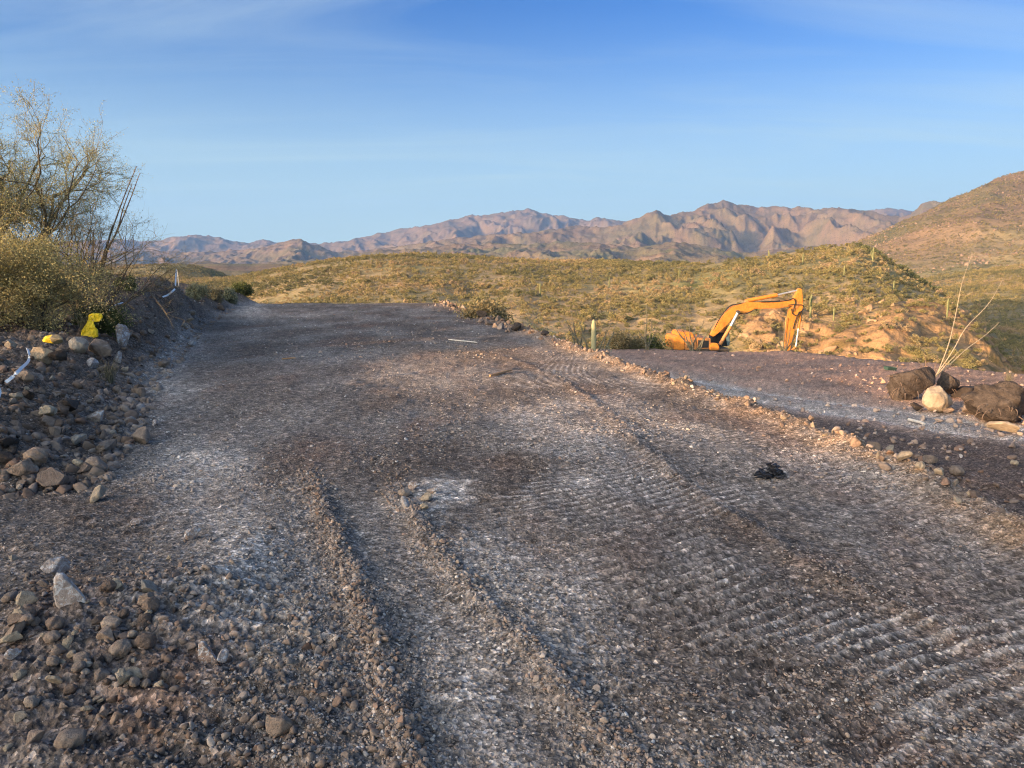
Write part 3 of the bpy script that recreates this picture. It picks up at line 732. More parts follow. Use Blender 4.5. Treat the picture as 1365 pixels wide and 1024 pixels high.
one = [
 (125, 557, 30, 'white', 'bluish white rock on the dirt at the foot of the left bank'),
 (92, 541, 42, 'dark', 'large angular dark brown rock in the left bank beside a bluish white rock'),
 (190, 583, 34, 'brown', 'low flat brown rock alone on dirt right of the left bank'),
 (207, 563, 14, 'white', 'small white stone just above the lone flat brown rock'),
 (22, 632, 38, 'brown', 'tan brown rock at the lower end of the left bank by the frame edge'),
 (70, 642, 44, 'brown', 'wide grey brown rock at the bottom of the left bank'),
 (128, 658, 34, 'tan', 'flat tan rock lying apart below the left bank'),
 (122, 482, 28, 'white', 'pinkish white rock below the yellow painted stones'),
 (102, 461, 28, 'round', 'rounded brown rock just under the bright yellow stones'),
 (126, 463, 40, 'brown', 'wide brown rock below and right of the bright yellow stones'),
 (160, 451, 24, 'white', 'pale pink rock right of the bright yellow stones'),
 (65, 762, 46, 'white', 'large white and lilac rock half buried in dark soil'),
 (88, 810, 46, 'white', 'white topped reddish brown rock below the large white one'),
 (28, 808, 30, 'tan', 'oblong tan cobble left of the white topped rock'),
 (35, 826, 26, 'round', 'grey cobble just below the oblong tan cobble'),
 (15, 745, 12, 'tan', 'small tan stone at left of the large white rock'),
 (72, 842, 28, 'round', 'rounded grey cobble with pale top below the white topped rock'),
 (145, 838, 30, 'round', 'dark rounded cobble at the top of the lower cobble heap'),
 (140, 858, 26, 'brown', 'reddish brown cobble under the dark rounded one'),
 (160, 870, 34, 'round', 'long grey brown cobble at the right side of the cobble heap'),
 (130, 882, 26, 'brown', 'upright angular brown cobble in the cobble heap'),
 (107, 884, 26, 'round', 'pinkish brown cobble left of the upright angular one'),
 (68, 860, 24, 'round', 'grey brown cobble left of the cobble heap'),
 (104, 904, 22, 'round', 'small round brown cobble at the foot of the heap'),
 (130, 908, 26, 'brown', 'dark angular cobble at the foot of the heap'),
 (169, 909, 32, 'tan', 'pale tan egg shaped cobble lying right of the heap'),
 (74, 913, 30, 'tan', 'pale tan wedge shaped cobble below left of the heap'),
 (91, 998, 44, 'round', 'broad grey rock at the bottom edge of the picture'),
 (195, 786, 32, 'brown', 'brown lumpy rock at the top of the soil ridge'),
 (194, 808, 28, 'brown', 'flat brown rock just under the lumpy brown rock'),
 (118, 816, 12, 'tan', 'small pale round stone beside the white topped rock'),
 (258, 712, 28, 'white', 'bluish white stone on gravel beyond the soil ridge'),
 (274, 878, 30, 'white', 'white lump of stone beside a lilac one on gravel'),
 (294, 890, 34, 'white', 'lilac tinted lump of stone touching a white one on gravel'),
 (211, 929, 22, 'tan', 'flat tan chip of rock on gravel right of the heap'),
 (178, 697, 18, 'white', 'thin white flake of stone on dark dirt'),
 (19, 888, 26, 'white', 'white flat stone in dark gravel near the left frame edge'),
 (8, 1008, 18, 'tan', 'pale round stone in the lower left corner'),
 (365, 976, 44, 'brown', 'grey brown rock slab in clods near the bottom edge'),
 (45, 998, 26, 'brown', 'grey angular rock left of the broad rock at the bottom edge'),
 (553, 650, 20, 'white', 'pinkish white cobble at the top of the small stone cluster on the pad'),
 (568, 662, 20, 'tan', 'tan cobble in the middle of the small stone cluster on the pad'),
 (538, 658, 16, 'round', 'grey cobble at the left of the small stone cluster on the pad'),
 (540, 674, 15, 'white', 'white cobble at the lower left of the small stone cluster on the pad'),
 (567, 677, 16, 'tan', 'orange tan cobble at the bottom of the small stone cluster on the pad'),
 (577, 654, 18, 'white', 'pale cobble at the right of the small stone cluster on the pad'),
 (1147, 572, 10, 'white', 'small white round stone on the slope beyond the right berm'),
 (1204, 610, 28, 'tan', 'broad orange tan stone on the right berm'),
 (1188, 599, 18, 'tan', 'orange tan stone just beyond the broad one on the right berm'),
 (1240, 615, 20, 'brown', 'grey brown angular stone right of the broad orange tan stone'),
 (1226, 622, 18, 'tan', 'tan stone between the broad orange one and a grey one on the berm'),
 (1277, 628, 20, 'round', 'smooth grey stone beyond the right berm'),
 (1256, 634, 18, 'tan', 'orange stone low on the right berm'),
 (1352, 619, 14, 'tan', 'pale tan stone on the slope at the right frame edge'),
 (1232, 984, 14, 'tan', 'rounded pale stone on cleated gravel at the bottom right'),
 (1080, 985, 16, 'white', 'pale chip of stone on gravel near the bottom right'),
 (935, 1016, 16, 'white', 'white chip of stone at the bottom edge on gravel'),
 (500, 858, 12, 'tan', 'pale stone on the crest of the dirt ridge'),
 (254, 459, 14, 'white', 'white stone on the dirt where the left bank ends'),
 (251, 427, 14, 'tan', 'tan stone at the foot of the far left mound'),
 (155, 478, 14, 'white', 'small white stone below the pale pink rock'),
 (745, 441, 16, 'dark', 'dark lump of rock at the pad edge left of the small cactus'),
 (728, 444, 14, 'dark', 'small dark rock at the pad edge beside a dark lump'),
 (767, 449, 10, 'white', 'pale stone beside the track near the small cactus'),
 (640, 419, 20, 'dark', 'dark rock on the far right corner of the pad'),
 (603, 407, 12, 'dark', 'dark rock at the far edge of the pad'),
 (618, 411, 10, 'tan', 'small tan rock at the far edge of the pad'),
 (690, 436, 22, 'dark', 'long dark rock on the pad edge beyond the berm'),
 (1325, 536, 56, 'dark', 'broad dark rock with lichen right of the pale boulder'),
 (1290, 522, 34, 'dark', 'dark rock between the pale boulder and the broad lichened rock'),
 (1290, 548, 20, 'brown', 'brown rock at the foot of the dark rocks right of the boulder'),
 (1350, 566, 54, 'tan', 'low tan slab below the broad lichened rock'),
 (1265, 548, 14, 'brown', 'small brown rock at the right foot of the pale boulder'),
 (1225, 545, 22, 'dark', 'dark rock at the left foot of the pale boulder'),
]
for it in one:
    tall = it[:2] == (1248, 534)
    put_rock(it[0], it[1], it[2], it[3], it[4], flat_=1.25 if tall else (0.6 if it[2] > 50 and it[0] > 1300 else 1.0))
# random fill of the left bank
def fill(n, ur, vr, wr, kinds, label, group, cond=lambda u, v: True):
    k = 0
    while k < n:
        u = RS.uniform(*ur); v = RS.uniform(*vr)
        if not cond(u, v) or (28 < u < 104 and 440 < v < 497) or (100 < u < 146 and 412 < v < 460): continue
        w = wr[0] + (wr[1] - wr[0]) * RS.rand() ** 2.6
        sc = 0.35 + 0.65 * np.clip((v - 395) / 220, 0, 1)
        put_rock(u, v, w * sc, kinds[RS.randint(len(kinds))], label, group, tilt=.6); k += 1
def on_bank(u, v):
    e = np.interp(v, [392, 410, 450, 500, 560, 600, 655], [320, 300, 250, 205, 172, 150, 95])
    top = np.interp(u, [0, 150, 200, 240, 330], [422, 412, 392, 380, 398])
    return u < e and v > top
KB = ['brown', 'brown', 'round', 'brown', 'dark', 'brown', 'brown', 'brown', 'dark', 'brown', 'round', 'tan']
fill(int(150 * max(Q, .6)), (-40, 325), (392, 655), (8, 36), KB, LBL, G_BANK, on_bank)
fill(76, (-20, 200), (780, 965), (12, 34), ['round', 'brown', 'brown', 'round', 'tan'], 'small brown cobble half sunk in the dark soil at the lower left', G_NEAR)
fill(16, (175, 230), (740, 930), (8, 18), ['round', 'brown', 'tan'], 'small brown cobble half sunk in the dark soil at the lower left', G_NEAR)
for q in range(26):                                    # stones strung along the berm
    y_ = 4.6 + 12 * RS.rand() ** 1.3; x_ = float(pl(BERM, y_)) + RS.normal() * .13
    r = RS.uniform(.025, .06)
    ms = RK['tan' if RS.rand() < .6 else 'brown']
    o = link('rock', ms[RS.randint(len(ms))], label='orange brown stone in the low berm along the right edge of the pad', cat='rock', group=G_BERM)
    o.location = (x_, y_, zz(x_, y_) + r * .3); o.scale = (r, r, r * .85); o.rotation_euler = tuple(RS.uniform(0, 3, 3))
# rubble too plentiful to count
def rubble(n, sampler, r0, r1, label, pw=3.0, bright=.03, tm=1.0, sink=.2):
    x, y = sampler(n); r = r0 + (r1 - r0) * RS.rand(len(x)) ** pw
    place_stones('rubble', x, y, r, label, bright, sink, tintmul=(tm * 1.06, tm * .97, tm * .90))
rub_meshes = []
for k in range(8):
    V, Fc = rock_shape(700 + k, 2, 7, 0.22, (1, .8, .68), (0.25, 0.6))
    m_ = mesh_from('rubble_%d' % k, V, Fc); m_.materials.append(M_GRAV); rub_meshes.append(m_)
C_KEEP = C_GRAV
C_GRAV = source_coll('rubble_pieces', rub_meshes)
def s_bank(n):
    y = 1 / RS.uniform(1 / 45., 1 / 5.3, n); sb = RS.rand(n) ** 1.3 * 7 - .15; x = pl(BANK, y) - sb
    ok = (x / y > -.95); return x[ok], y[ok]
rubble(int(17000 * Q), s_bank, .008, .08, 'loose brown rubble filling the stony left bank', 4.5, bright=.01, tm=.78, sink=.55)
def s_low(n):
    x = RS.normal(-2.15, .5, n); y = RS.normal(3.35, .55, n); ok = (y > 2) & (x > -3.6); return x[ok], y[ok]
rubble(int(900 * Q), s_low, .004, .019, 'pebbles and clods around the lower left cobbles', 2.6, tm=.7)
def s_slope(n):
    y = RS.uniform(5, 20, n) ** 1.0; x = pl(BERM, y) + RS.uniform(-.25, 3.0, n); return x, y
rubble(int(3500 * Q), s_slope, .006, .06, 'rubble on the slope below the right berm', 4.0, tm=.85)
def s_clod(n):
    y = 2.1 + RS.rand(n) * 1.6; d = RS.rand(n) * 1.2 - .05; x = pl(RIDGE1, y) - d; return x, y
rubble(int(1700 * Q), s_clod, .004, .024, 'dark clods pressed up beside the left dirt ridge', 2.6, tm=.75)
def s_ridge(n):
    y = 1.9 + RS.rand(n) * 4.2; x = pl(np.where(True, RIDGE1, RIDGE1).tolist(), y) + RS.normal(0, .06, n)
    m = RS.rand(n) < .45; x = np.where(m, pl(RIDGE2, y) + RS.normal(0, .06, n), x); return x, y
rubble(int(2400 * Q), s_ridge, .003, .019, 'stones riding on the crests of the dirt ridges', 2.6, tm=.95)
def s_plat(n):
    y = 1 / RS.uniform(1 / 46., 1 / 10., n); x = RS.uniform(.05, .72, n) * y; ok = x > pl(BERM, y) + 2.5; return x[ok], y[ok]
rubble(int(2600 * Q), s_plat, .008, .08, 'scattered rocks on the lower graded plateau', 5.0)
def s_edge(n):
    y = RS.uniform(20, 40, n); x = pl(BERM, y) + RS.normal(.1, .35, n); return x, y
rubble(int(600 * Q), s_edge, .02, .13, 'rocks along the far right edge of the pad', 3.0, tm=.8)
C_GRAV = C_KEEP

# ------------------------------------------------------------------ yellow painted marker stones
def yellow_mat(name, half):
    m, nt, b = new_mat(name, 0.6, 0.3)
    t = N(nt, 'ShaderNodeTexCoord'); s = N(nt, 'ShaderNodeSeparateXYZ'); L(nt, t.outputs['Object'], s.inputs[0])
    n = noise(nt, 2.2, 5, .6, .2, t.outputs['Object'])
    a_ = N(nt, 'ShaderNodeMath', operation='ADD'); L(nt, s.outputs['X'], a_.inputs[0]); L(nt, n.outputs[0], a_.inputs[1])
    r = ramp(nt, [(0.44, (0.66, 0.47, 0.02)), (0.50, (0.30, 0.23, 0.13))] if half else [(0.9, (0.66, 0.48, 0.02)), (1.0, (0.55, 0.45, 0.15))], a_.outputs[0])
    n2_ = noise(nt, 9, 5, .7, 0, t.outputs['Object'])
    r2_ = ramp(nt, [(.3, (.7, .7, .7)), (.6, (1.1, 1.1, 1.1))], n2_.outputs[0])
    L(nt, mixc(nt, 1.0, r.outputs[0], r2_.outputs[0], 'MULTIPLY'), b.inputs['Base Color'])
    bump(nt, b, n2_.outputs[0], .4, .05)
    return m
M_YEL = yellow_mat('yellow_spray_paint', False); M_YHALF = yellow_mat('half_yellow_stone', True)
def custom_rock(name, seed, mat, loc, scale, rot, label, squash=(1, .85, .8), facets=9):
    V, Fc = rock_shape(seed, 4, facets, .12, squash, (.55, .8))
    m_ = mesh_from(name, V, Fc); m_.materials.append(mat)
    o = link(name, m_, label=label, cat='rock'); o.location = loc; o.scale = scale; o.rotation_euler = rot
    return o
Yc = hit(68, 490).y - .05
def px(u, v, Y): return at(u, v, Y)
k_ = Yc / F
custom_rock('boulder', 301, M_TAN, px(56, 473, Yc), (15 * k_, 13 * k_, 15 * k_), (0, .1, .3), 'tan flat faced block holding up a half yellow stone', facets=14)
custom_rock('boulder', 302, M_DARK, px(79, 474, Yc + .05), (14 * k_, 13 * k_, 15 * k_), (0, 0, .8), 'dark grey block beside the tan one, under the half yellow stone', facets=14)
custom_rock('painted_stone', 303, M_YHALF, px(71, 453, Yc), (13.5 * k_, 12 * k_, 9 * k_), (0, 0, 0), 'olive stone with one yellow painted end on top of two blocks')
Yc = hit(122, 452).y + .15; k_ = Yc / F
def wedge(name, prof, Y, depth, mat, label):
    bm = bmesh.new(); fr = [bm.verts.new(px(u, v, Y - depth / 2 * (0.6 + .4 * ((i * 7) % 3) / 2))) for i, (u, v) in enumerate(prof)]
    bk_ = [bm.verts.new(px(u, v, Y + depth / 2 * (0.6 + .4 * ((i * 5) % 3) / 2))) for i, (u, v) in enumerate(prof)]
    bm.faces.new(fr); bm.faces.new(list(reversed(bk_)))
    n = len(prof)
    for i in range(n): bm.faces.new([fr[i], bk_[i], bk_[(i + 1) % n], fr[(i + 1) % n]])
    c = sum((v.co for v in bm.verts), Vector()) / len(bm.verts)
    for v in bm.verts: v.co -= c
    bmesh.ops.triangulate(bm, faces=bm.faces[:]); bmesh.ops.recalc_face_normals(bm, faces=bm.faces[:])
    bmesh.ops.bevel(bm, geom=bm.edges[:], offset=.014, segments=2, affect='EDGES', profile=.6)
    bmesh.ops.subdivide_edges(bm, edges=[e for e in bm.edges if e.calc_length() > .03], cuts=3, use_grid_fill=True)
    bmesh.ops.triangulate(bm, faces=bm.faces[:])
    for v in bm.verts: v.co += Vector((float(perlin(v.co.x * 22 + 3, v.co.z * 22, 4)), float(perlin(v.co.x * 19 + 9, v.co.z * 21, 5)) * 1.6, float(perlin(v.co.x * 25 + 3, v.co.y * 22, 6)))) * .010
    me = bpy.data.meshes.new(name); bm.to_mesh(me); bm.free(); me.materials.append(mat)
    o = link(name, me, label=label, cat='rock'); o.location = c; return o
wedge('painted_stone', [(107, 449), (109, 440), (114, 434), (118, 426), (124, 428), (127, 436), (131, 441), (131, 449), (120, 451)], Yc, .2, M_YEL, 'bright yellow painted wedge shaped stone standing on the left bank')
wedge('painted_stone', [(118, 427), (118, 420), (124, 417.5), (136, 418), (137, 423), (132, 429), (125, 429)], Yc, .16, M_YEL, 'pale yellow painted stone balanced on top of the wedge shaped one')

# ------------------------------------------------------------------ tubes and ribbons
def tube(V, Fc, pts, rad, sides=5, cap=True):
    """append a tapered tube through pts to vertex/face lists (quads)"""
    pts = [Vector(p) for p in pts]; n0 = len(V); n = len(pts)
    up = Vector((0.13, 0.21, 1)).normalized()
    for i, p in enumerate(pts):
        d = (pts[min(i + 1, n - 1)] - pts[max(i - 1, 0)]).normalized()
        a = d.cross(up)
        if a.length < 1e-3: a = d.cross(Vector((1, 0, 0)))
        a.normalize(); b = d.cross(a)
        r = rad[i] if isinstance(rad, (list, tuple, np.ndarray)) else rad
        for k in range(sides):
            t = 2 * math.pi * k / sides
            V.append(p + a * (r * math.cos(t)) + b * (r * math.sin(t)))
    for i in range(n - 1):
        for k in range(sides):
            a0 = n0 + i * sides + k; a1 = n0 + i * sides + (k + 1) % sides
            Fc.append((a0, a1, a1 + sides, a0 + sides))
    if cap and sides >= 4:
        for base in (n0, n0 + (n - 1) * sides):
            V.append(sum((V[base + k] for k in range(sides)), Vector()) / sides)
            c = len(V) - 1
            for k in range(0, sides):
                Fc.append((base + k, base + (k + 1) % sides, c, c))
def qmesh(name, V, Fc, smooth=True):
    me = bpy.data.meshes.new(name)
    fs = [tuple(dict.fromkeys(f)) for f in Fc]
    me.from_pydata([tuple(v) for v in V], [], [f for f in fs if len(f) > 2]); me.update()
    if smooth: me.polygons.foreach_set('use_smooth', np.ones(len(me.polygons), bool))
    return me
def spline(P, n=8):
    P = [Vector(p) for p in P]; out = []
    Pp = [P[0] * 2 - P[1]] + P + [P[-1] * 2 - P[-2]]
    for i in range(1, len(Pp) - 2):
        for k in range(n):
            t = k / n; a, b, c, d = Pp[i - 1], Pp[i], Pp[i + 1], Pp[i + 2]
            out.append(0.5 * ((2 * b) + (c - a) * t + (2 * a - 5 * b + 4 * c - d) * t * t + (3 * b - a - 3 * c + d) * t ** 3))
    out.append(P[-1]); return out
M_TAPE = simple_mat('white_flagging_tape', (.62, .64, .68), (.78, .79, .80), 20, .45, .4, .2, .002)
def tape(pix, w, label, lift=.03):
    pts = []
    for (u, v, dz) in pix:
        p = hit(u, v); p.z += 0; 
        # keep the seen position while lifting toward the viewer
        e = Vector((0, 0, EYE)); d = (p - e); p = e + d * (1 - dz / max(d.length, 1)); pts.append(p)
    S = spline(pts, 8); V = []; Fc = []
    S = [p + Vector((0, -.05, .05)) for p in S]
    for i, p in enumerate(S):
        d = (S[min(i + 1, len(S) - 1)] - S[max(i - 1, 0)]).normalized()
        tw = 1.2 + 0.35 * math.sin(i * .35)
        a = d.cross(Vector((math.sin(tw), math.cos(tw) * .5, 1)).normalized()).normalized(); nrm = d.cross(a)
        for sx, sy in ((-1, -1), (1, -1), (1, 1), (-1, 1)):
            V.append(p + a * (w / 2 * sx) + nrm * (.0015 * sy) + Vector((0, 0, .01)))
    for i in range(len(S) - 1):
        for k in range(4):
            Fc.append((4 * i + k, 4 * i + (k + 1) % 4, 4 * i + 4 + (k + 1) % 4, 4 * i + 4 + k))
    Fc.append((0, 1, 2, 3)); n = len(V); Fc.append((n - 4, n - 3, n - 2, n - 1))
    link('flagging_tape', qmesh('flagging_tape', V, Fc, False), M_TAPE, label=label, cat='tape')
tape([(-8, 512, .1), (1, 520, .12), (5, 531, .1), (4, 541, .1), (-2, 552, .05)], .035, 'white tape curling out of the rocks at the left frame edge')
tape([(41, 473, .2), (43, 480, .25), (42, 488, .2), (33, 501, .2), (22, 511, .15), (13, 517, .05)], .03, 'white tape hanging down from the tan block under the half yellow stone')
tape([(166, 409, .05), (155, 412, .2), (148, 421, .2), (143, 428, .1), (139, 433, .02)], .025, 'short white tape right of the bright yellow stones')
tape([(241, 377, .0), (239, 382, .05), (234, 389, .08), (226, 396, .06), (218, 399, .02)], .045, 'white tape strung over the far dark mound')

# ------------------------------------------------------------------ sticks and scraps
M_LATH = simple_mat('bleached_wood', (.55, .48, .40), (.68, .62, .54), 14, .8, .2, .3, .004)
M_STICK = simple_mat('orange_brown_wood', (.42, .22, .10), (.50, .30, .16), 14, .8, .2, .3, .004)
M_BLACK = simple_mat('black_plastic', (.012, .012, .016), (.03, .03, .035), 12, .45, .4, .3, .004)
def stick(u0, v0, u1, v1, r, mat, label, name='stick'):
    a = hit(u0, v0); b = hit(u1, v1); a.z += r * 1.2; b.z += r * 1.6; m_ = (a + b) / 2 + Vector((.004, .006, r * .1))
    V = []; Fc = []; tube(V, Fc, spline([a, a.lerp(m_, .5), m_, m_.lerp(b, .5) + Vector((0, 0, r * .3)), b], 3), [r * (1 - .35 * abs(i / 12 - .4)) for i in range(13)], 6)
    link(name, qmesh(name, V, Fc, False), mat, label=label, cat='stick')
stick(598, 453.5, 636, 458, .014, M_LATH, 'bleached straight lath lying across the far part of the pad')
stick(653, 503.5, 682, 496.5, .02, M_STICK, 'orange brown stick lying in the sunlit gravel')
stick(1211, 563, 1232, 570.5, .03, M_LATH, 'pale short stick on the slope below the track')
stick(376, 480, 394, 479, .015, M_STICK, 'thin brown twig on the left side of the pad')
def scrap(u, v, R, n, mat, label, name):
    p = hit(u, v); r_ = np.random.RandomState(int(u)); V = []; Fc = []; n = int(n * 1.5)
    for k in range(n):
        a = r_.uniform(0, 6.28); d = R * r_.rand() ** .6; c = Vector((d * math.cos(a) * 1.3, d * math.sin(a), .01 + .13 * r_.rand() * (1 - d / R)))
        e = [c + Vector(r_.normal(size=3) * R * .22 * np.array([1, 1, .5])) for _ in range(4)]
        tube(V, Fc, e, [.004, .012, .010, .003], 4)
    o = link(name, qmesh(name, V, Fc, False), mat, label=label, cat='debris'); o.location = p + Vector((0, 0, .015))
scrap(1027, 636, .085, 34, M_BLACK, 'tangled black plastic shred on the gravel in the middle right', 'plastic_scrap')
M_GREENBOX = simple_mat('dull_green_plastic', (.03, .06, .045), (.05, .09, .07), 12, .5, .4, .2, .004)
def small_box(u, v, w, d, h, rz, mat, label, name):
    p = hit(u, v); bm = bmesh.new(); bmesh.ops.create_cube(bm, size=1)
    for q in bm.verts: q.co = Vector((q.co.x * w * (1 + .15 * (q.co.z > 0)), q.co.y * d * (1 + .15 * (q.co.z > 0)), (q.co.z + .5) * h))
    top = [f for f in bm.faces if f.normal.z > .9]
    r = bmesh.ops.inset_region(bm, faces=top, thickness=w * .08)
    for f in top:
        for q in f.verts: q.co.z -= h * .7
    bmesh.ops.bevel(bm, geom=bm.edges[:], offset=.008, segments=2, affect='EDGES')
    me = bpy.data.meshes.new(name); bm.to_mesh(me); bm.free(); me.materials.append(mat)
    o = link(name, me, label=label, cat='debris'); o.location = p; o.rotation_euler = (0.08, .1, rz)
small_box(1186, 494, .34, .2, .12, .3, M_GREENBOX, 'small dark green open crate lying on the plateau left of the uprooted clump', 'crate')

kb = hit(1249, 549).y
V, Fc = rock_shape(333, 5, 10, .10, (1, .9, .92), (.7, .92)); m_ = mesh_from('boulder', V, Fc); m_.materials.append(M_TAN)
o = link('boulder', m_, label='big pale tan boulder leaning on the uprooted clump', cat='boulder'); o.location = at(1249, 533, kb); o.scale = (22 * kb / F, 20 * kb / F, 21 * kb / F); o.rotation_euler = (.2, .35, .6)
# ------------------------------------------------------------------ plants
def leaf_mat(name, c1, c2, attr=False, trans=0.25):
    m = bpy.data.materials.new(name); m.use_nodes = True; nt = m.node_tree; nt.nodes.clear()
    o = nt.nodes.new('ShaderNodeOutputMaterial')
    geo = N(nt, 'ShaderNodeNewGeometry')
    r = ramp(nt, [(0, c1), (1, c2)], geo.outputs['Random Per Island'])
    col = r.outputs[0]
    if attr == 'inst':
        a = N(nt, 'ShaderNodeAttribute', attribute_name='tint', attribute_type='INSTANCER'); col = mixc(nt, 1.0, col, a.outputs['Color'], 'MULTIPLY')
    elif attr == 'obj':
        oi = N(nt, 'ShaderNodeObjectInfo'); r2_ = ramp(nt, SHRUB_TINTS, oi.outputs['Random']); col = mixc(nt, 1.0, col, r2_.outputs[0], 'MULTIPLY')
    d = nt.nodes.new('ShaderNodeBsdfDiffuse'); t = nt.nodes.new('ShaderNodeBsdfTranslucent'); mx = nt.nodes.new('ShaderNodeMixShader'); mx.inputs[0].default_value = trans
    L(nt, col, d.inputs[0]); L(nt, col, t.inputs[0]); L(nt, d.outputs[0], mx.inputs[1]); L(nt, t.outputs[0], mx.inputs[2]); L(nt, mx.outputs[0], o.inputs[0])
    return m
SHRUB_TINTS = [(0.0, (.215, .19, .088)), (0.3, (.275, .23, .10)), (.5, (.15, .145, .075)), (.7, (.33, .255, .13)), (1.0, (.37, .265, .16))]
M_HSHRUB = leaf_mat('hill_scrub_foliage', (.75, .75, .75), (1.35, 1.3, 1.2), 'inst', .15)
M_HSHRUB_O = leaf_mat('scrub_foliage', (.75, .75, .75), (1.35, 1.3, 1.2), 'obj', .15)
def leaf_cloud(seed, n, rx, rz, size, blobs=6, low=.0):
    """n small leaf faces gathered in uneven clumps, base at z=0"""
    r = np.random.RandomState(seed)
    bc = np.stack([r.normal(0, rx * .42, blobs), r.normal(0, rx * .42, blobs), r.uniform(.3, .85, blobs) * rz], 1)
    br = r.uniform(.22, .42, blobs) * rx
    k = r.randint(0, blobs, n)
    d = r.normal(size=(n, 3)); d /= np.linalg.norm(d, axis=1)[:, None]
    rad = br[k] * r.uniform(.35, 1.1, n)
    P = bc[k] + d * rad[:, None] * np.array([1, 1, .8]); P[:, 2] = np.maximum(P[:, 2], low)
    a = r.normal(size=(n, 3)); a /= np.linalg.norm(a, axis=1)[:, None]
    b = np.cross(a, r.normal(size=(n, 3))); b /= np.linalg.norm(b, axis=1)[:, None]
    s = size * r.uniform(.6, 1.4, n)[:, None]
    V = np.stack([P - a * s, P + b * s * .6, P + a * s, P - b * s * .5], 1).reshape(-1, 3)
    return V, np.arange(4 * n).reshape(-1, 4)
hm = []; hmo = []
for k in range(6):
    V, Fc = leaf_cloud(500 + k, 190, 1.0, 1.25, .13, 6)
    m_ = mesh_from('hill_shrub_%d' % k, V, Fc); m_.materials.append(M_HSHRUB); hm.append(m_)
for k in range(6):
    V, Fc = leaf_cloud(520 + k, 700, 1.0, 1.3, .075, 8)
    m_ = mesh_from('scrub_%d' % k, V, Fc); m_.materials.append(M_HSHRUB_O); hmo.append(m_)
C_HS = source_coll('hill_scrub', hm)
def proj(x, y, z):
    yc = (y * math.cos(TH) - (z - EYE) * math.sin(TH)); zc = y * math.sin(TH) + (z - EYE) * math.cos(TH)
    return CX + F * x / yc, CY - F * zc / yc
EDGE = [(-100, 395), (330, 398), (590, 403), (650, 421), (700, 437), (800, 462), (1060, 461), (1200, 480), (1365, 500), (1500, 515)]
def sample_scrub(n, y0, y1):
    y = np.sqrt(RS.uniform(y0 ** 2, y1 ** 2, n)); t = RS.uniform(-.72, .78, n); x = t * y
    z = far_h(x, y); dn = 0.62 + 1.2 * fbm(x / 35, y / 35, 3, 300)
    dn = dn * (1 - .65 * np.clip(far_bl(x, y) * 1.6, 0, 1))
    k = RS.rand(n) < np.clip(dn, .04, 1.0)
    x, y, z = x[k], y[k], z[k]
    u, v = proj(x, y, z + 2)
    vis = (v < np.interp(u, [e[0] for e in EDGE], [e[1] for e in EDGE]) + 3) & (u > -120) & (u < 1500)
    return x[vis], y[vis], z[vis]
xs, ys, zs = sample_scrub(int(165000 * Q), 58, 640)
rs = 0.38 + 0.95 * RS.rand(len(xs)) ** 2.2
_st = np.array([s[1] for s in SHRUB_TINTS])
def scrub_tint(x, y):
    n = fbm(x / 45, y / 45, 3, 301) * .9 + .45 + RS.normal(0, .18, len(x))
    i = np.clip(n, 0, .999) * 4; a = i.astype(int); f = (i - a)[:, None]
    order = np.array([2, 0, 1, 3, 4])
    return _st[order[a]] * (1 - f) + _st[order[np.minimum(a + 1, 4)]] * f
us, vs = proj(xs, ys, zs)
inview = (us > 0) & (us < 1365)
big = np.argsort(-(rs / ys) * inview)[:int(270 * max(Q, .3))]
for i in big:
    o = link('desert_shrub', hmo[RS.randint(6)], label='olive desert shrub, one of many dotting the hillside beyond the pad', cat='shrub', group='shrubs dotting the hillside')
    o.location = (xs[i], ys[i], zs[i] - .1); o.scale = (rs[i], rs[i], rs[i] * RS.uniform(.8, 1.1)); o.rotation_euler = (0, 0, RS.uniform(0, 6.28))
rest = np.ones(len(xs), bool); rest[big] = False
def scat_scrub(x, y, z, r, label):
    n = len(x)
    S = np.stack([r, r, r * RS.uniform(.75, 1.1, n)], 1); R = np.stack([0 * r, 0 * r, RS.uniform(0, 6.28, n)], 1)
    scatter('hill_scrub', np.stack([x, y, z - .1], 1), S, R, scrub_tint(x, y), C_HS, 6, RS.randint(0, 6, n), label, 'shrubs')
scat_scrub(xs[rest], ys[rest], zs[rest], rs[rest], 'dense olive and tan desert scrub covering the middle hills')
gu = RS.uniform(1140, 1250, 130); gv = np.interp(gu, [1140, 1165, 1185, 1210, 1240, 1250], [333, 341, 352, 368, 387, 393]) + RS.uniform(-2, 5, 130)  # scrub along the crest, its dark tint standing in for the flank's shade
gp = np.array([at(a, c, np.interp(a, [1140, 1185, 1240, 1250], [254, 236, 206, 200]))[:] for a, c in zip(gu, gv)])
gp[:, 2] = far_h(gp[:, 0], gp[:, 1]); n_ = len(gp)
scatter('hill_scrub', gp, np.stack([RS.uniform(.7, 1.4, n_)] * 3, 1), np.stack([np.zeros(n_), np.zeros(n_), RS.uniform(0, 6, n_)], 1), np.array([.12, .125, .06]) * RS.uniform(.8, 1.3, (n_, 1)), C_HS, 6, RS.randint(0, 6, n_), 'band of scrub tinted dark as shade down the right shoulder of the right hill', 'shrubs')
x2, y2, z2 = sample_scrub(int(110000 * Q), 600, 1500)
k = (x2 / y2 > .30); x2, y2, z2 = x2[k], y2[k], z2[k]
scat_scrub(x2, y2, z2, 0.7 + 1.2 * RS.rand(len(x2)) ** 2, 'sparse dark scrub on the big rocky mountain at the right')
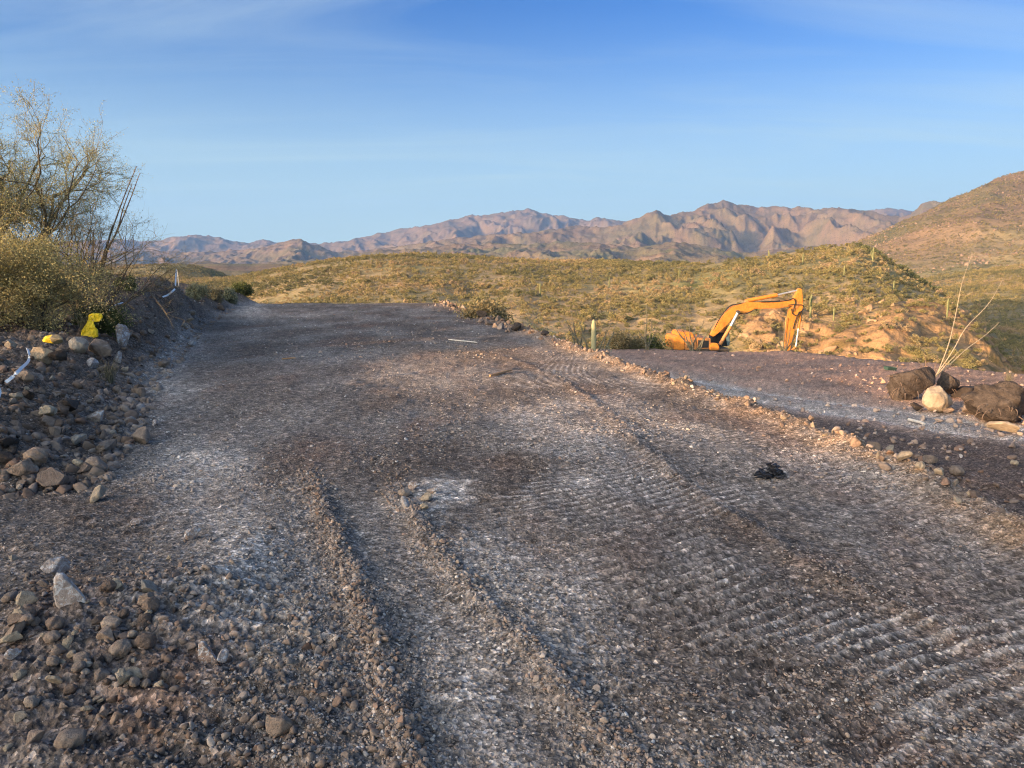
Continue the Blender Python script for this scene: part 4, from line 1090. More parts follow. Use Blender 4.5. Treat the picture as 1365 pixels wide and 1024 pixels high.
# boulders on the big mountain
rk = []
for k in range(6):
    V, Fc = rock_shape(760 + k, 2, 12, .3, (1, .8, .75), (.3, .7)); m_ = mesh_from('outcrop_%d' % k, V, Fc); m_.materials.append(M_GRAV); rk.append(m_)
C_OUT = source_coll('outcrops', rk)
def outcrop(n, y0, y1, t0, t1, r0, r1, label, tint, cl=.15):
    y = np.sqrt(RS.uniform(y0 ** 2, y1 ** 2, n)); x = RS.uniform(t0, t1, n) * y
    k = fbm(x / (y0 / 9), y / (y0 / 9), 3, 310) > cl; x, y = x[k], y[k]; z = far_h(x, y); m = len(x)
    r = r0 + (r1 - r0) * RS.rand(m) ** 3
    S = r[:, None] * RS.uniform(.7, 1.3, (m, 3)); R = RS.uniform(0, 3, (m, 3))
    scatter('rock_outcrop', np.stack([x, y, z], 1), S, R, np.array(tint) * RS.uniform(.75, 1.25, (m, 1)), C_OUT, 6, RS.randint(0, 6, m), label, 'rocks')
outcrop(int(5000 * Q), 700, 1350, .42, .8, .4, 2.6, 'pale boulders strewn over the big rocky mountain', (.27, .18, .12), .0)
outcrop(int(800 * Q), 95, 160, .27, .66, .12, 1.5, 'orange tan outcrop boulders at the foot of the right hill', (.32, .20, .11), .1)

# saguaros
def saguaro_mesh(seed, h, arms):
    r = np.random.RandomState(seed); V = []; Fc = []
    w = .16 + .02 * h
    tube(V, Fc, [(0, 0, -.3), (0, 0, .3), (0.02, 0, h * .5), (0, 0, h * .85), (0, 0, h * .96), (0, 0, h)], [w * .8, w * .9, w, w * .9, w * .6, w * .12], 12)
    for k in range(arms):
        a = r.uniform(0, 6.28); c, s = math.cos(a), math.sin(a); h0 = h * r.uniform(.35, .55); L_ = h * r.uniform(.2, .4); q = w * .62
        P = [(0, 0, h0), (c * .35, s * .35, h0 + .05), (c * .6, s * .6, h0 + .25), (c * .65, s * .65, h0 + .6), (c * .65, s * .65, h0 + .6 + L_ * .8), (c * .65, s * .65, h0 + .6 + L_)]
        tube(V, Fc, spline(P, 3), [q] * 13 + [q * .8, q * .5, q * .15], 9)
    return qmesh('saguaro', V, Fc)
def saguaro_mat():
    m, nt, b = new_mat('saguaro_skin', .8, .2)
    t = N(nt, 'ShaderNodeTexCoord'); n = noise(nt, 3, 4, .6, 0, t.outputs['Object'])
    L(nt, ramp(nt, [(.3, (.17, .17, .07)), (.7, (.26, .25, .11))], n.outputs[0]).outputs[0], b.inputs['Base Color'])
    w = N(nt, 'ShaderNodeTexWave', inp={'Scale': 9.0, 'Distortion': 0.4}); L(nt, t.outputs['Object'], w.inputs[0]); bump(nt, b, w.outputs['Fac'], .5, .03)
    return m
M_SAG = saguaro_mat()
sag = []
for k in range(5):
    me_ = saguaro_mesh(k, [5, 6, 4.2, 5.5, 3.6][k], [0, 2, 0, 1, 0][k]); me_.materials.append(M_SAG); sag.append(me_)
spots = [(1026, 362, 'saguaro straight behind the raised arm end of the excavator, near the hill crest'), (1163, 352, 'saguaro high on the shadowed right flank of the right hill'),
         (1191, 390, 'saguaro halfway down the right flank of the right hill'), (1080, 424, 'saguaro just right of the digging arm above the orange outcrop'),
         (1111, 428, 'saguaro standing at the left end of the orange outcrop'), (812, 383, 'saguaro on the hillside above the short trackside cactus'),
         (1024, 346, 'small saguaro on the skyline of the right hill above the digging arm'), (1125, 368, 'saguaro in the middle of the sunlit face of the right hill'),
         (905, 372, 'saguaro on the hillside straight above the excavator body'), (1070, 352, 'saguaro near the crest left of the right hill summit'),
         (720, 396, 'saguaro low on the hillside beyond the dark lump of rock'), (1262, 425, 'saguaro at the foot of the right hill behind the bleached wands')]
def far_hit(u, v):
    a, b = ray(u, v); Y = np.geomspace(60, 1500, 1500); g = far_h(a * Y, Y); k = np.nonzero(EYE + b * Y <= g)[0]
    Yh = Y[k[0]] if len(k) else 300.; return Vector((a * Yh, Yh, float(far_h(np.array([a * Yh]), np.array([Yh]))[0])))
for i, (u, v, lb) in enumerate(spots):
    p = far_hit(u, v)
    o = link('saguaro', sag[i % 5], label=lb, cat='cactus', group='saguaros on the hillside')
    o.location = p; s_ = RS.uniform(.5, .8); o.scale = (s_, s_, s_); o.rotation_euler = (0, 0, RS.uniform(0, 6))
p = at(791, 458, 36); p.z = zz(p.x, p.y)
M_YOUNG_LIT = simple_mat('young_cactus_sunlit_skin', (.34, .30, .15), (.45, .39, .21), 6, .8, .2, .3, .01)  # paler than the other saguaros: sunlight painted into the skin colour
me_ = saguaro_mesh(77, 1.85, 0); me_.materials.append(M_YOUNG_LIT)
o = link('saguaro', me_, label='short single stemmed cactus beside the track at the edge of the pad', cat='cactus'); o.location = p; o.scale = (.62, .62, 1)

# ocotillos
def wand_mat(name, c1, c2): return simple_mat(name, c1, c2, 9, .85, .15, .4, .01)
M_WAND = wand_mat('grey_ocotillo_bark', (.10, .09, .065), (.17, .15, .10)); M_PALEW = wand_mat('bleached_ocotillo_bark', (.27, .21, .14), (.42, .34, .24)); M_BROWNW = wand_mat('dark_ocotillo_bark', (.16, .10, .07), (.24, .17, .12))
def ocotillo(base, tips, r0, mat, label, spread=.1):
    e = bpy.data.objects.new('ocotillo', None); COL.objects.link(e); e.location = base; e['label'] = label; e['category'] = 'ocotillo'
    for i, tp in enumerate(tips):
        tp = Vector(tp) - Vector(base); r = random.Random(i * 7 + int(base[0] * 10))
        b0 = Vector((r.uniform(-spread, spread), r.uniform(-spread, spread), -.05))
        P = [b0]
        for q in (.25, .5, .75):
            P.append(b0.lerp(tp, q) + Vector((r.uniform(-1, 1), r.uniform(-1, 1), r.uniform(0, .6))) * tp.length * .025)
        P.append(tp); S = spline(P, 5); n = len(S); V = []; Fc = []
        tube(V, Fc, S, [r0 * (1 - .75 * k / n) * (1 + .15 * (k % 2)) for k in range(n)], 6)
        for k in range(1, n):                       # spines
            for _ in range(3):
                d = Vector((r.uniform(-1, 1), r.uniform(-1, 1), r.uniform(-.2, .6))).normalized() * r0 * 2.6
                tube(V, Fc, [S[k], S[k] + d], [r0 * .18, r0 * .05], 3, False)
        link('stem', qmesh('stem', V, Fc, False), mat, parent=e)
    return e
def oc_at(u, v, Y, tips, r0, mat, label, zfix=None, spread=.1):
    b = at(u, v, Y); z0 = b.z
    if zfix is not None: b.z = zfix
    return ocotillo(b, [at(a, c, Y + dy) for (a, c, dy) in tips], r0, mat, label, spread)
oc_at(926, 464, 42.0, [(898, 432, .3), (910, 440, -.3), (918, 428, .1), (938, 428, .3), (944, 440, -.2), (950, 434, 0), (905, 446, 0)], .045, M_WAND, 'dark ocotillo growing right in front of the excavator body', zz(at(926, 464, 42).x, 42.0), .25)
oc_at(1046, 460, 41.5, [(1031, 450, .2), (1038, 440, 0), (1045, 428, .1), (1054, 436, 0), (1062, 446, .3), (1049, 444, -.3)], .035, M_WAND, 'dark ocotillo in front of the digging arm', zz(at(1046, 460, 41.5).x, 41.5), .2)
oc_at(776, 460, 42.0, [(752, 424, 0), (762, 418, .3), (771, 428, -.2), (780, 432, .2), (757, 436, .1)], .05, M_WAND, 'leaning ocotillo left of the short cactus', -2.6, .3)
oc_at(803, 458, 42.0, [(816, 430, 0), (824, 428, .2), (810, 436, -.2)], .04, M_WAND, 'sparse ocotillo right of the short cactus', -2.6, .2)
oc_at(864, 464, 43.0, [(862, 408, 0), (869, 424, .3), (858, 430, -.2), (875, 440, .2), (851, 440, .1)], .05, M_WAND, 'tall ocotillo left of the excavator', -2.9, .2)
pb = hit(1247, 512)
YB = pb.y + .1
oc_at(1247, 500, YB, [(1296, 338, .2), (1337, 372, -.1), (1332, 430, .3), (1277, 470, -.2)], .015, M_PALEW, 'bleached dead ocotillo wands leaning out of the uprooted clump', None, .04)
oc_at(1240, 502, YB, [(1222, 478, .1), (1232, 470, -.1), (1250, 474, 0), (1262, 476, .2), (1215, 488, 0), (1268, 488, .1)], .014, M_BROWNW, 'tuft of broken brown stubs on the uprooted clump', None, .08)
oc_at(128, 372, 15.5, [(186, 232, 0), (182, 222, .2), (176, 246, -.2), (150, 300, .1)], .022, M_BROWNW, 'tall leaning ocotillo wands beside the golden bush', None, .12)

# uprooted clump of earth
M_CLUMP = simple_mat('earth_clump', (.035, .027, .023), (.125, .095, .077), 3, .95, .1, .8, .06)
def clump(u, v, w, h, seed, label, name='earth_clump'):
    p = hit(u, v + h * .45); k_ = p.y / F
    V, Fc = rock_shape(seed, 5, 9, .2, (1, .9, 1), (.45, .75))
    n = fbm(V[:, 0] * 3 + V[:, 2] * 2, V[:, 1] * 3 - V[:, 2] * 2, 5, seed % 50); V = V * (1 + .16 * n[:, None])
    m_ = mesh_from(name, V, Fc); m_.materials.append(M_CLUMP)
    o = link(name, m_, label=label, cat='soil clump'); o.location = at(u, v, p.y + .25); o.scale = (w / 2 * k_, w / 2.4 * k_, h / 2 * k_); o.rotation_euler = (0, 0, .5)
    r = random.Random(seed)
    V = []; Fc2 = []
    for i in range(22):
        a = r.uniform(0, 6.28); b = r.uniform(-.5, .6)
        s = Vector((math.cos(a) * .85, math.sin(a) * .85, b)); e_ = s * 1.18 + Vector((r.uniform(-.15, .15), r.uniform(-.15, .15), -.25))
        tube(V, Fc2, spline([s * .9, (s + e_) / 2 + Vector((0, 0, .06)), e_], 3), [.022, .02, .018, .014, .01, .006, .004], 4)
    link('root', qmesh('root', V, Fc2, False), M_BROWNW, parent=o)
clump(1212, 508, 74, 60, 410, 'dark uprooted earth clump with roots left of the pale boulder')
clump(1262, 512, 40, 46, 411, 'dark earth clump behind the pale boulder')
clump(1332, 541, 96, 58, 412, 'broad dark earth and rock mound right of the pale boulder')

# branching shrubs and trees
def grow(seed, base, dirs, L0, r0, levels, kids, shrink=.68, curl=.25, up=.15, taper=.55, angle=.6):
    """list of (points, r_start, r_end, level)"""
    r = np.random.RandomState(seed); out = []
    def rec(p, d, Ln, rad, lv):
        pts = [p]; n = 4; q = p
        for i in range(n):
            d = (d + Vector(r.normal(size=3)) * curl * .5 + Vector((0, 0, up * .25))).normalized()
            q = q + d * (Ln / n); pts.append(q)
        out.append((pts, rad, rad * taper, lv))
        if lv >= levels: return
        for k in range(kids[lv]):
            f = r.uniform(.3, 1.0) if k else 1.0
            i = min(int(f * n), n - 1); bp = pts[i].lerp(pts[i + 1], f * n - i) if f < 1 else pts[-1]
            nd = (d + Vector(r.normal(size=3)) * angle).normalized()
            rec(bp, nd, Ln * shrink * r.uniform(.75, 1.2), rad * taper * r.uniform(.75, 1.0), lv + 1)
    for d in dirs: rec(Vector(base), Vector(d).normalized(), L0 * r.uniform(.85, 1.15), r0, 0)
    return out
def branch_meshes(br, thick_lv, name1='trunk'):
    V = []; Fc = []; V2 = []; F2 = []
    for pts, a, b, lv in br:
        rad = [a + (b - a) * i / (len(pts) - 1) for i in range(len(pts))]
        if lv <= thick_lv: tube(V, Fc, pts, rad, 6 if lv else 8, False)
        else: tube(V2, F2, pts, rad, 3, False)
    return (V, Fc), (V2, F2)
def leaves_on(br, lv_min, per, size, seed, spread=.05):
    r = np.random.RandomState(seed); P = []
    for pts, a, b, lv in br:
        if lv < lv_min: continue
        A = np.array([p[:] for p in pts]); t = r.uniform(0, len(pts) - 1.001, per); i = t.astype(int); f = (t - i)[:, None]
        P.append(A[i] * (1 - f) + A[i + 1] * f + r.normal(0, spread, (per, 3)))
    P = np.concatenate(P); n = len(P)
    a = r.normal(size=(n, 3)); a /= np.linalg.norm(a, axis=1)[:, None]; b = np.cross(a, r.normal(size=(n, 3))); b /= np.linalg.norm(b, axis=1)[:, None]
    s = size * r.uniform(.6, 1.5, n)[:, None]
    V = np.stack([P - a * s, P + b * s * .45, P + a * s, P - b * s * .45], 1).reshape(-1, 3)
    return V, np.arange(4 * n).reshape(-1, 4)
M_BARK = simple_mat('grey_brown_bark', (.10, .08, .06), (.17, .14, .10), 8, .9, .1, .5, .02)
M_TWIG = simple_mat('pale_twigs', (.17, .145, .09), (.25, .21, .13), 8, .9, .1, .2, .01)
M_TLEAF = leaf_mat('fine_green_foliage', (.30, .28, .12), (.50, .45, .22), False, .3)
M_GOLD = leaf_mat('golden_green_foliage', (.30, .255, .10), (.58, .47, .22), False, .25)
M_DRY = leaf_mat('dry_tan_foliage', (.20, .15, .07), (.36, .28, .15), False, .2)
M_GREEN = leaf_mat('dull_green_foliage', (.07, .085, .035), (.16, .17, .06), False, .2)
M_SAGE = leaf_mat('sage_foliage', (.15, .16, .10), (.28, .27, .17), False, .2)
def plant(name, base, dirs, L0, r0, levels, kids, label, cat, leaf, leafargs, thick_lv=1, seed=1, bark=None, twig=None, **kw):
    e = bpy.data.objects.new(name, None); COL.objects.link(e); e.location = base; e['label'] = label; e['category'] = cat
    br = grow(seed, (0, 0, -.05), dirs, L0, r0, levels, kids, **kw)
    (V, Fc), (V2, F2) = branch_meshes(br, thick_lv)
    if V: link('trunk' if cat == 'tree' else 'stem', qmesh('stem', V, Fc), bark or M_BARK, parent=e)
    if V2: link('twigs', qmesh('twigs', V2, F2), twig or M_TWIG, parent=e)
    if leaf: 
        V3, F3 = leaves_on(br, *leafargs); link('crown' if cat == 'tree' else 'foliage', mesh_from('foliage', V3, F3), leaf, parent=e)
    return e
def gpos(u, v, Y, dz=0):
    p = at(u, v, Y); p.z = zz(p.x, p.y) + dz; return p
rr_ = random.Random(5)
def fan(n, tilt, seed=1):
    r = random.Random(seed); return [(math.cos(a) * tilt * r.uniform(.5, 1.2), math.sin(a) * tilt * r.uniform(.5, 1.2), 1) for a in [2 * math.pi * (k + r.random() * .6) / n for k in range(n)]]
plant('palo_verde_tree', gpos(-48, 380, 14.5), [(.45, -.2, 1), (.1, .3, 1), (-.5, .1, 1), (.75, .2, .75), (-.1, -.5, 1)], 1.82, .075, 5, [5, 4, 5, 5, 4],
      'tall airy green tree with fine twigs at the upper left', 'tree', M_TLEAF, (4, 9, .0115, 3, .03), thick_lv=2, seed=21, shrink=.66, curl=.34, up=.18, angle=.62)
plant('dry_shrub', gpos(100, 380, 14.8), fan(11, .55, 4), 1.25, .022, 4, [4, 4, 4, 3], 'bare grey twiggy shrub rising behind the golden bush', 'shrub', M_SAGE, (4, 1, .013, 4, .03), thick_lv=1, seed=31, shrink=.62, curl=.3, up=.1, angle=.5)
plant('dry_shrub', gpos(40, 380, 15.5), fan(9, .5, 6), 1.2, .024, 4, [4, 4, 4, 3], 'bare twiggy shrub behind the golden bush near the frame edge', 'shrub', M_SAGE, (4, 1, .013, 4, .03), thick_lv=1, seed=33, shrink=.62, curl=.3, up=.1, angle=.5)
plant('dry_shrub', gpos(128, 380, 15.2), [(.6, 0, 1), (.9, -.1, .8), (.3, .1, 1), (.1, -.2, 1), (.7, .2, .9), (-.2, .1, 1)], 1.15, .02, 4, [4, 4, 4, 3], 'wispy pale twiggy shrub fanning right under the leaning wands', 'shrub', M_SAGE, (4, 1, .012, 4, .03), thick_lv=1, seed=35, shrink=.62, curl=.3, up=.05, angle=.5)
plant('golden_bush', gpos(46, 415, 12.6), fan(16, .85, 8), .78, .018, 4, [4, 4, 4, 3], 'dense golden green bush on top of the left bank', 'bush', M_GOLD, (3, 10, .0145, 5, .06), thick_lv=0, seed=41, shrink=.68, curl=.4, up=.05, angle=.7)
plant('golden_bush', gpos(-25, 420, 12.0), fan(13, .9, 9), .82, .018, 4, [4, 4, 4, 3], 'second golden bush cut off by the left frame edge', 'bush', M_GOLD, (3, 10, .0145, 6, .06), thick_lv=0, seed=43, shrink=.68, curl=.4, up=.05, angle=.7)
plant('low_bush', gpos(128, 412, 13.4), fan(12, 1.1, 10), .29, .013, 3, [4, 4, 4], 'low dark green bush at the right foot of the golden bush', 'bush', M_GREEN, (2, 16, .018, 7, .05), thick_lv=0, seed=45, shrink=.68, curl=.4, up=.0, angle=.7)
low = [(170, 392, 19, .4, M_GREEN, 'small dark green shrub just right of the tall bush'), (192, 386, 27, .5, M_SAGE, 'grey green shrub behind the rocky mound, left part'),
       (215, 384, 29, .5, M_GREEN, 'low green shrub behind the rocky mound, middle part'), (262, 388, 30, .7, M_SAGE, 'grey green shrub right of the dark mound'),
       (285, 392, 33, .7, M_DRY, 'dry straw coloured shrub at the far left corner of the pad'), (305, 394, 36, .8, M_SAGE, 'pale upright shrub at the far left corner of the pad'), (322, 398, 40, .8, M_GREEN, 'last green shrub at the far left corner of the pad')]
for i, (u, v, Y, s_, mt, lb) in enumerate(low):
    plant('small_shrub', gpos(u, v, Y), fan(10, .8, 20 + i), s_ * .44, .009 * s_ * 2, 3, [4, 3, 3], lb, 'shrub', mt, (2, 12, .03 * s_ + .006, 50 + i, .07 * s_), thick_lv=0, seed=60 + i, shrink=.66, curl=.35, up=.1, angle=.6)
edge = [(652, 430, 27, 1.1, M_DRY, 'dry shrub poking up beyond the pad corner'), (676, 440, 30, 1.2, M_SAGE, 'pale shrub just beyond the right edge of the pad'), (716, 452, 46, 2.2, M_GREEN, 'dark green shrub left of the dark lump of rock'),
        (738, 458, 48, 2.2, M_GREEN, 'dark green shrub behind the dark lump of rock'), (760, 462, 49, 1.8, M_SAGE, 'grey green shrub behind the leaning ocotillo'), (826, 466, 44, .9, M_DRY, 'low straw yellow brush right of the short cactus'), (845, 467, 45, .9, M_DRY, 'straw yellow brush beside the tall ocotillo'),
        (868, 468, 46, 1.2, M_GREEN, 'green shrub behind the tall ocotillo'), (700, 448, 44, 2.0, M_SAGE, 'pale green shrub at the top of the slope beyond the berm')]
for i, (u, v, Y, s_, mt, lb) in enumerate(edge):
    p = gpos(u, v, Y); p.z = max(p.z, at(u, v + 8, Y).z - .3)
    p.z = zz(p.x, p.y)
    top = at(u, v, Y).z
    hgt = max(s_, (top - p.z) + s_ * .75)
    plant('edge_shrub', p, fan(10, .55, 40 + i), hgt * .5, .03, 3, [4, 4, 4], lb, 'shrub', mt, (2, 12, .05, 80 + i, .14), thick_lv=0, seed=90 + i, shrink=.6, curl=.35, up=.1, angle=.6)
# thin dry stalks along the bank
def grass_tuft(u, v, Y, h, n, label, seed):
    r = random.Random(seed); V = []; Fc = []
    for i in range(n):
        a = r.uniform(0, 6.28); s = Vector((r.uniform(-.06, .06), r.uniform(-.06, .06), 0)); t = r.uniform(.1, .5); hh = h * r.uniform(.5, 1.1)
        e_ = s + Vector((math.cos(a) * t * hh, math.sin(a) * t * hh, hh))
        tube(V, Fc, [s, s.lerp(e_, .5) + Vector((0, 0, hh * .08)), e_], [.004, .003, .001], 3, False)
    o = link('grass_tuft', qmesh('grass_tuft', V, Fc), M_TWIG, label=label, cat='grass'); o.location = gpos(u, v, Y)
for i, (u, v, Y, h, lb) in enumerate([(140, 450, 10, .3, 'dry grass tuft right of the bright yellow stones'), (45, 418, 12, .35, 'dry grass tuft under the golden bush'), (112, 420, 12.2, .3, 'dry grass tuft behind the bright yellow stones'), (1345, 500, 20, .5, 'thin dry stalks above the broad lichened rock')]):
    grass_tuft(u, v, Y, h, 60, lb, i)
# ------------------------------------------------------------------ excavator
def paint_mat(name, c, rust):
    m, nt, b = new_mat(name, .55, .35)
    t = N(nt, 'ShaderNodeTexCoord'); n = noise(nt, 1.4, 7, .7, .3, t.outputs['Object'])
    r = ramp(nt, [(.35, c), (.62, tuple(x * .8 for x in c)), (.78, rust)], n.outputs[0])
    n2_ = noise(nt, 9, 5, .7, 0, t.outputs['Object']); r2_ = ramp(nt, [(.3, (.75, .72, .7)), (.65, (1.1, 1.1, 1.1))], n2_.outputs[0])
    L(nt, mixc(nt, 1.0, r.outputs[0], r2_.outputs[0], 'MULTIPLY'), b.inputs['Base Color']); bump(nt, b, n2_.outputs[0], .15, .01)
    return m
M_OR = paint_mat('weathered_orange_paint', (.70, .25, .035), (.30, .12, .05)); M_ORB = paint_mat('faded_orange_paint', (.62, .26, .08), (.28, .13, .07))
M_STEEL = simple_mat('rod_steel', (.50, .50, .50), (.65, .64, .62), 6, .35, .5, .1, .005, .6)
M_TRK = simple_mat('track_steel', (.05, .04, .035), (.10, .08, .06), 8, .8, .3, .4, .02); M_HOSE = simple_mat('black_hose', (.015, .015, .015), (.03, .03, .03), 8, .6, .3, .1, .01)
M_GLASS = simple_mat('dusty_cab_glass', (.10, .15, .16), (.18, .24, .25), 3, .25, .5, .1, .01)
YE = 47.0
EO = at(860 + 500 / 5.69, 350 + 650 / 5.69, YE); KX = YE / F / 5.69 * 1.0
ex = bpy.data.objects.new('excavator', None); COL.objects.link(ex); ex.location = EO; ex['label'] = 'weathered orange excavator with raised boom parked below the plateau edge'; ex['category'] = 'excavator'
def c2(cx, cy): return ((cx - 500) * KX, (650 - cy) * KX)
def prism(name, pts, y0, y1, mat, parent=None, bev=.03):
    bm = bmesh.new(); P = [c2(*p) for p in pts]; n = len(P)
    a = [bm.verts.new((x, y0, z)) for x, z in P]; b = [bm.verts.new((x, y1, z)) for x, z in P]
    bm.faces.new(a); bm.faces.new(list(reversed(b)))
    for i in range(n): bm.faces.new([a[i], b[i], b[(i + 1) % n], a[(i + 1) % n]])
    bmesh.ops.recalc_face_normals(bm, faces=bm.faces[:])
    if bev: bmesh.ops.bevel(bm, geom=bm.edges[:], offset=bev, segments=2, affect='EDGES', clamp_overlap=True)
    me = bpy.data.meshes.new(name); bm.to_mesh(me); bm.free(); me.materials.append(mat)
    return link(name, me, parent=parent or ex)
def cyl(name, a, b, y, r, mat, parent=None, sides=14):
    (x0, z0), (x1, z1) = c2(*a), c2(*b); V = []; Fc = []; tube(V, Fc, [(x0, y, z0), (x1, y, z1)], r, sides)
    return link(name, qmesh(name, V, Fc, False), mat, parent=parent or ex)
prism('counterweight', [(182, 640), (181, 575), (186, 556), (196, 547), (262, 546), (262, 648), (195, 650)], -1.35, 1.35, M_OR, bev=.07)
hood = prism('engine_hood', [(222, 545), (224, 522), (236, 515), (312, 516), (326, 528), (338, 548), (338, 560), (222, 560)], -1.1, 1.1, M_OR, bev=.05)
prism('side_panel', [(264, 549), (338, 556), (352, 645), (264, 648)], -1.33, 1.33, M_ORB, bev=.03)
for k in range(5): prism('vent_slat', [(275 + k * 1, 590 + k * 9), (332, 592 + k * 9), (332, 595 + k * 9), (275 + k * 1, 593 + k * 9)], -1.36, -1.331, M_HOSE, bev=0)
prism('engine_deck', [(345, 556), (455, 562), (458, 640), (352, 646)], -1.25, 1.25, M_ORB, bev=.03)
prism('deck_grille', [(360, 575), (440, 578), (440, 630), (364, 632)], -1.28, -1.251, M_HOSE, bev=0)
prism('handrail', [(345, 556), (345, 530), (349, 530), (349, 556)], -1.2, -1.16, M_OR, bev=0)
prism('tool_box', [(446, 650), (447, 606), (458, 597), (508, 599), (521, 626), (520, 650)], -1.3, -.45, M_OR, bev=.04)
prism('turntable', [(300, 650), (560, 650), (560, 690), (300, 690)], -.9, .9, M_TRK, bev=.02)
prism('deck_floor', [(262, 640), (600, 640), (600, 655), (262, 655)], -1.25, 1.25, M_TRK, bev=.02)
cabf = prism('cab_frame', [(520, 640), (520, 545), (600, 530), (618, 545), (640, 640)], .35, 1.25, M_HOSE, bev=.03)
prism('cab_window', [(622, 636), (606, 552), (618, 505), (632, 500), (648, 540), (655, 600), (650, 636)], .35, 1.2, M_GLASS, cabf, bev=.03)
boom = prism('boom', [(488, 545), (497, 557), (516, 558), (560, 520), (612, 470), (640, 432), (665, 408), (695, 396), (722, 390), (790, 366), (810, 351), (1000, 346), (1095, 328), (1112, 312), (1112, 292), (1100, 280), (1080, 282), (1000, 293), (850, 300), (760, 299), (690, 318), (650, 331), (605, 366), (550, 440)], -.26, .26, M_OR, bev=.04)
prism('boom_bracket', [(738, 305), (745, 290), (758, 284), (768, 300)], -.16, .16, M_ORB, boom, bev=.01)
for y in (-.48, .48):
    c_ = cyl('boom_cylinder', (550, 618), (626, 478), y, .11, M_ORB); cyl('rod', (624, 482), (678, 372), y, .062 if y > 0 else .09, M_STEEL, c_)
cyl('boom_pin', (678, 372), (678.1, 372), 0, .1, M_TRK)
V = []; Fc = []; x_, z_ = c2(678, 372); tube(V, Fc, [(x_, -.58, z_), (x_, .58, z_)], .1, 12)
bpy.data.objects.remove([o for o in ex.children if o.name.startswith('boom_pin')][0])
link('boom_pin', qmesh('boom_pin', V, Fc, False), M_TRK, parent=boom)
ac = cyl('arm_cylinder', (752, 292), (982, 248), 0, .12, M_OR); cyl('rod', (980, 248.5), (1138, 213), 0, .055, M_STEEL, ac)
arm = prism('arm', [(1130, 212), (1137, 199), (1150, 197), (1162, 210), (1170, 270), (1175, 335), (1166, 380), (1142, 420), (1122, 510), (1106, 590), (1092, 680), (1062, 690), (1058, 600), (1066, 480), (1078, 350), (1092, 330), (1104, 300), (1106, 270), (1120, 240)], -.2, .2, M_OR, bev=.03)
prism('arm_plate', [(1085, 345), (1128, 345), (1140, 330), (1135, 300), (1112, 295), (1092, 318)], -.235, -.205, M_ORB, arm, bev=.005)
bc_ = cyl('bucket_cylinder', (1168, 372), (1154, 500), -.05, .085, M_OR); cyl('rod', (1154, 498), (1142, 640), -.05, .045, M_STEEL, bc_)
cyl('linkage', (1052, 415), (1040, 600), -.24, .05, M_ORB); cyl('linkage', (1142, 640), (1090, 680), -.05, .07, M_ORB)
prism('bucket', [(1058, 672), (1100, 660), (1140, 690), (1165, 740), (1130, 778), (1070, 776), (1035, 760), (1060, 735), (1080, 715)], -.6, .6, M_TRK, bev=.02)
def hose(pts, y, r=.028):
    P = [(c2(*p)[0], y, c2(*p)[1]) for p in pts]; V = []; Fc = []; S = spline(P, 6); tube(V, Fc, S, r, 7)
    link('hose', qmesh('hose', V, Fc), M_HOSE, parent=ex)
hose([(505, 520), (550, 425), (600, 358), (640, 325), (700, 312), (800, 300), (900, 296), (1000, 290)], -.16)
hose([(596, 362), (610, 342), (640, 322), (665, 318)], -.1, .03)
hose([(850, 298), (960, 297), (1060, 284), (1095, 272), (1112, 300), (1104, 330), (1100, 370)], -.28)
hose([(1060, 322), (1090, 318), (1118, 320), (1165, 322), (1178, 345), (1160, 368), (1140, 380), (1118, 440), (1105, 500)], -.27)
hose([(1085, 350), (1095, 385), (1130, 400), (1168, 365), (1160, 420)], -.26)
hose([(660, 395), (700, 385), (740, 388), (790, 366)], -.29)
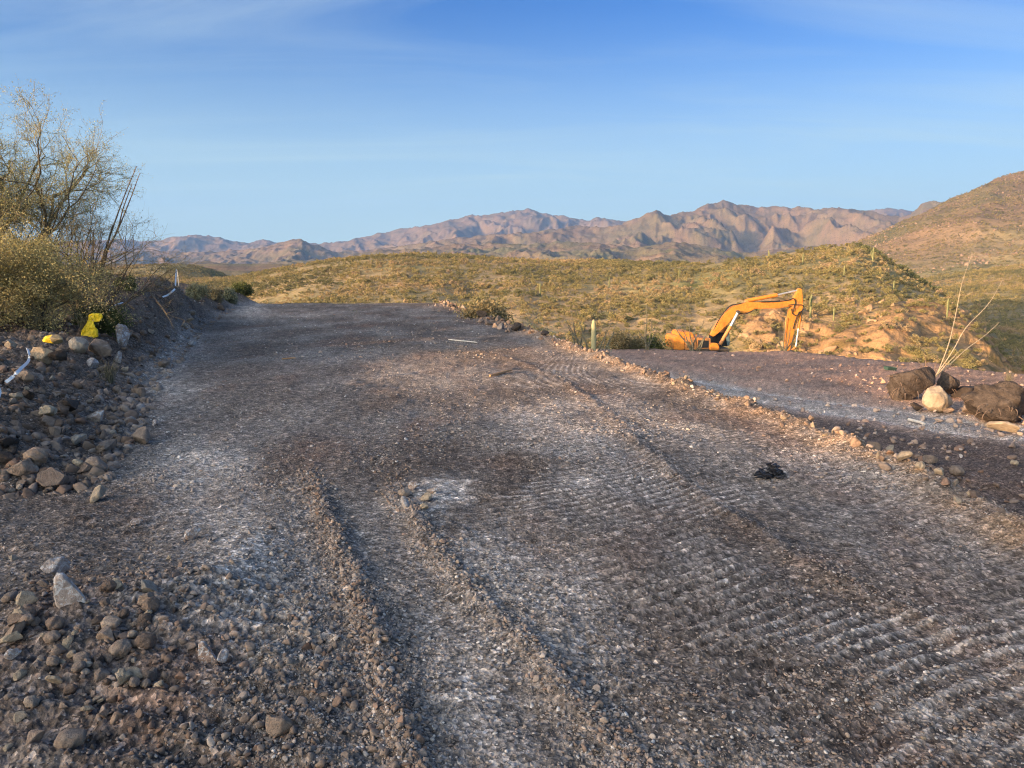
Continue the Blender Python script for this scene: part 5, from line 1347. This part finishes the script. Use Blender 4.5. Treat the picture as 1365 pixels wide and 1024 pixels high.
def crawler(y):
    e = bpy.data.objects.new('track', None); COL.objects.link(e); e.parent = ex; e.location = (0, 0, 0)
    pts = []
    zb = -1.0; X0, X1 = c2(190, 0)[0], c2(680, 0)[0]; h = .78
    L_ = X1 - X0
    n = 44; bm = bmesh.new()
    def path(s):
        R = h / 2; st = L_ - h; per = 2 * st + 2 * math.pi * R; s = s % 1 * per
        if s < st: return (X0 + R + s, zb, 0)
        s -= st
        if s < math.pi * R: a = s / R; return (X1 - R + math.sin(a) * R, zb + R - math.cos(a) * R, a)
        s -= math.pi * R
        if s < st: return (X1 - R - s, zb + h, math.pi)
        s -= st; a = s / R; return (X0 + R - math.sin(a) * R, zb + R + math.cos(a) * R, math.pi + a)
    for k in range(n):
        x, z, a = path(k / n); M = Matrix.Translation((x, y, z)) @ Matrix.Rotation(-a, 4, 'Y')
        for dz, sz, sx in ((0, .05, .17), (-.035, .05, .03)):
            r = bmesh.ops.create_cube(bm, size=1, matrix=M @ Matrix.Translation((0, 0, dz)) @ Matrix.Diagonal((sx, .55, sz, 1)))
    me = bpy.data.meshes.new('track_shoes'); bm.to_mesh(me); bm.free(); link('shoes', me, M_TRK, parent=e)
    for k in range(6):
        V = []; Fc = []; x = X0 + .42 + k * (L_ - .84) / 5; z = zb + (.39 if k in (0, 5) else .22); r = .33 if k in (0, 5) else .16
        tube(V, Fc, [(x, y - .2, z), (x, y + .2, z)], r, 16); link('roller', qmesh('roller', V, Fc, False), M_TRK, parent=e)
    bm = bmesh.new(); bmesh.ops.create_cube(bm, size=1, matrix=Matrix.Translation(((X0 + X1) / 2, y, zb + .42)) @ Matrix.Diagonal((L_ - .9, .3, .3, 1)))
    bmesh.ops.bevel(bm, geom=bm.edges[:], offset=.04, segments=2, affect='EDGES')
    me = bpy.data.meshes.new('track_frame'); bm.to_mesh(me); bm.free(); link('frame', me, M_TRK, parent=e)
crawler(-1.05); crawler(1.05)
# ------------------------------------------------------------------ haze
def haze():
    x0, x1, y0, y1, z0, z1 = -9000, 9000, -200, 8600, -90, 760
    V = [(x, y, z) for x in (x0, x1) for y in (y0, y1) for z in (z0, z1)]
    Fc = [(0, 1, 3, 2), (4, 6, 7, 5), (0, 4, 5, 1), (2, 3, 7, 6), (0, 2, 6, 4), (1, 5, 7, 3)]
    me = bpy.data.meshes.new('haze'); me.from_pydata(V, [], Fc); me.update()
    m = bpy.data.materials.new('haze_air'); m.use_nodes = True
    nt = m.node_tree; nt.nodes.clear()
    o = nt.nodes.new('ShaderNodeOutputMaterial'); v = nt.nodes.new('ShaderNodeVolumePrincipled')
    v.inputs['Color'].default_value = (0.26, 0.50, 1.0, 1)
    v.inputs['Density'].default_value = 0.00008
    v.inputs['Anisotropy'].default_value = 0.0
    L(nt, v.outputs[0], o.inputs['Volume'])
    link('haze', me, m, kind='stuff')
haze()
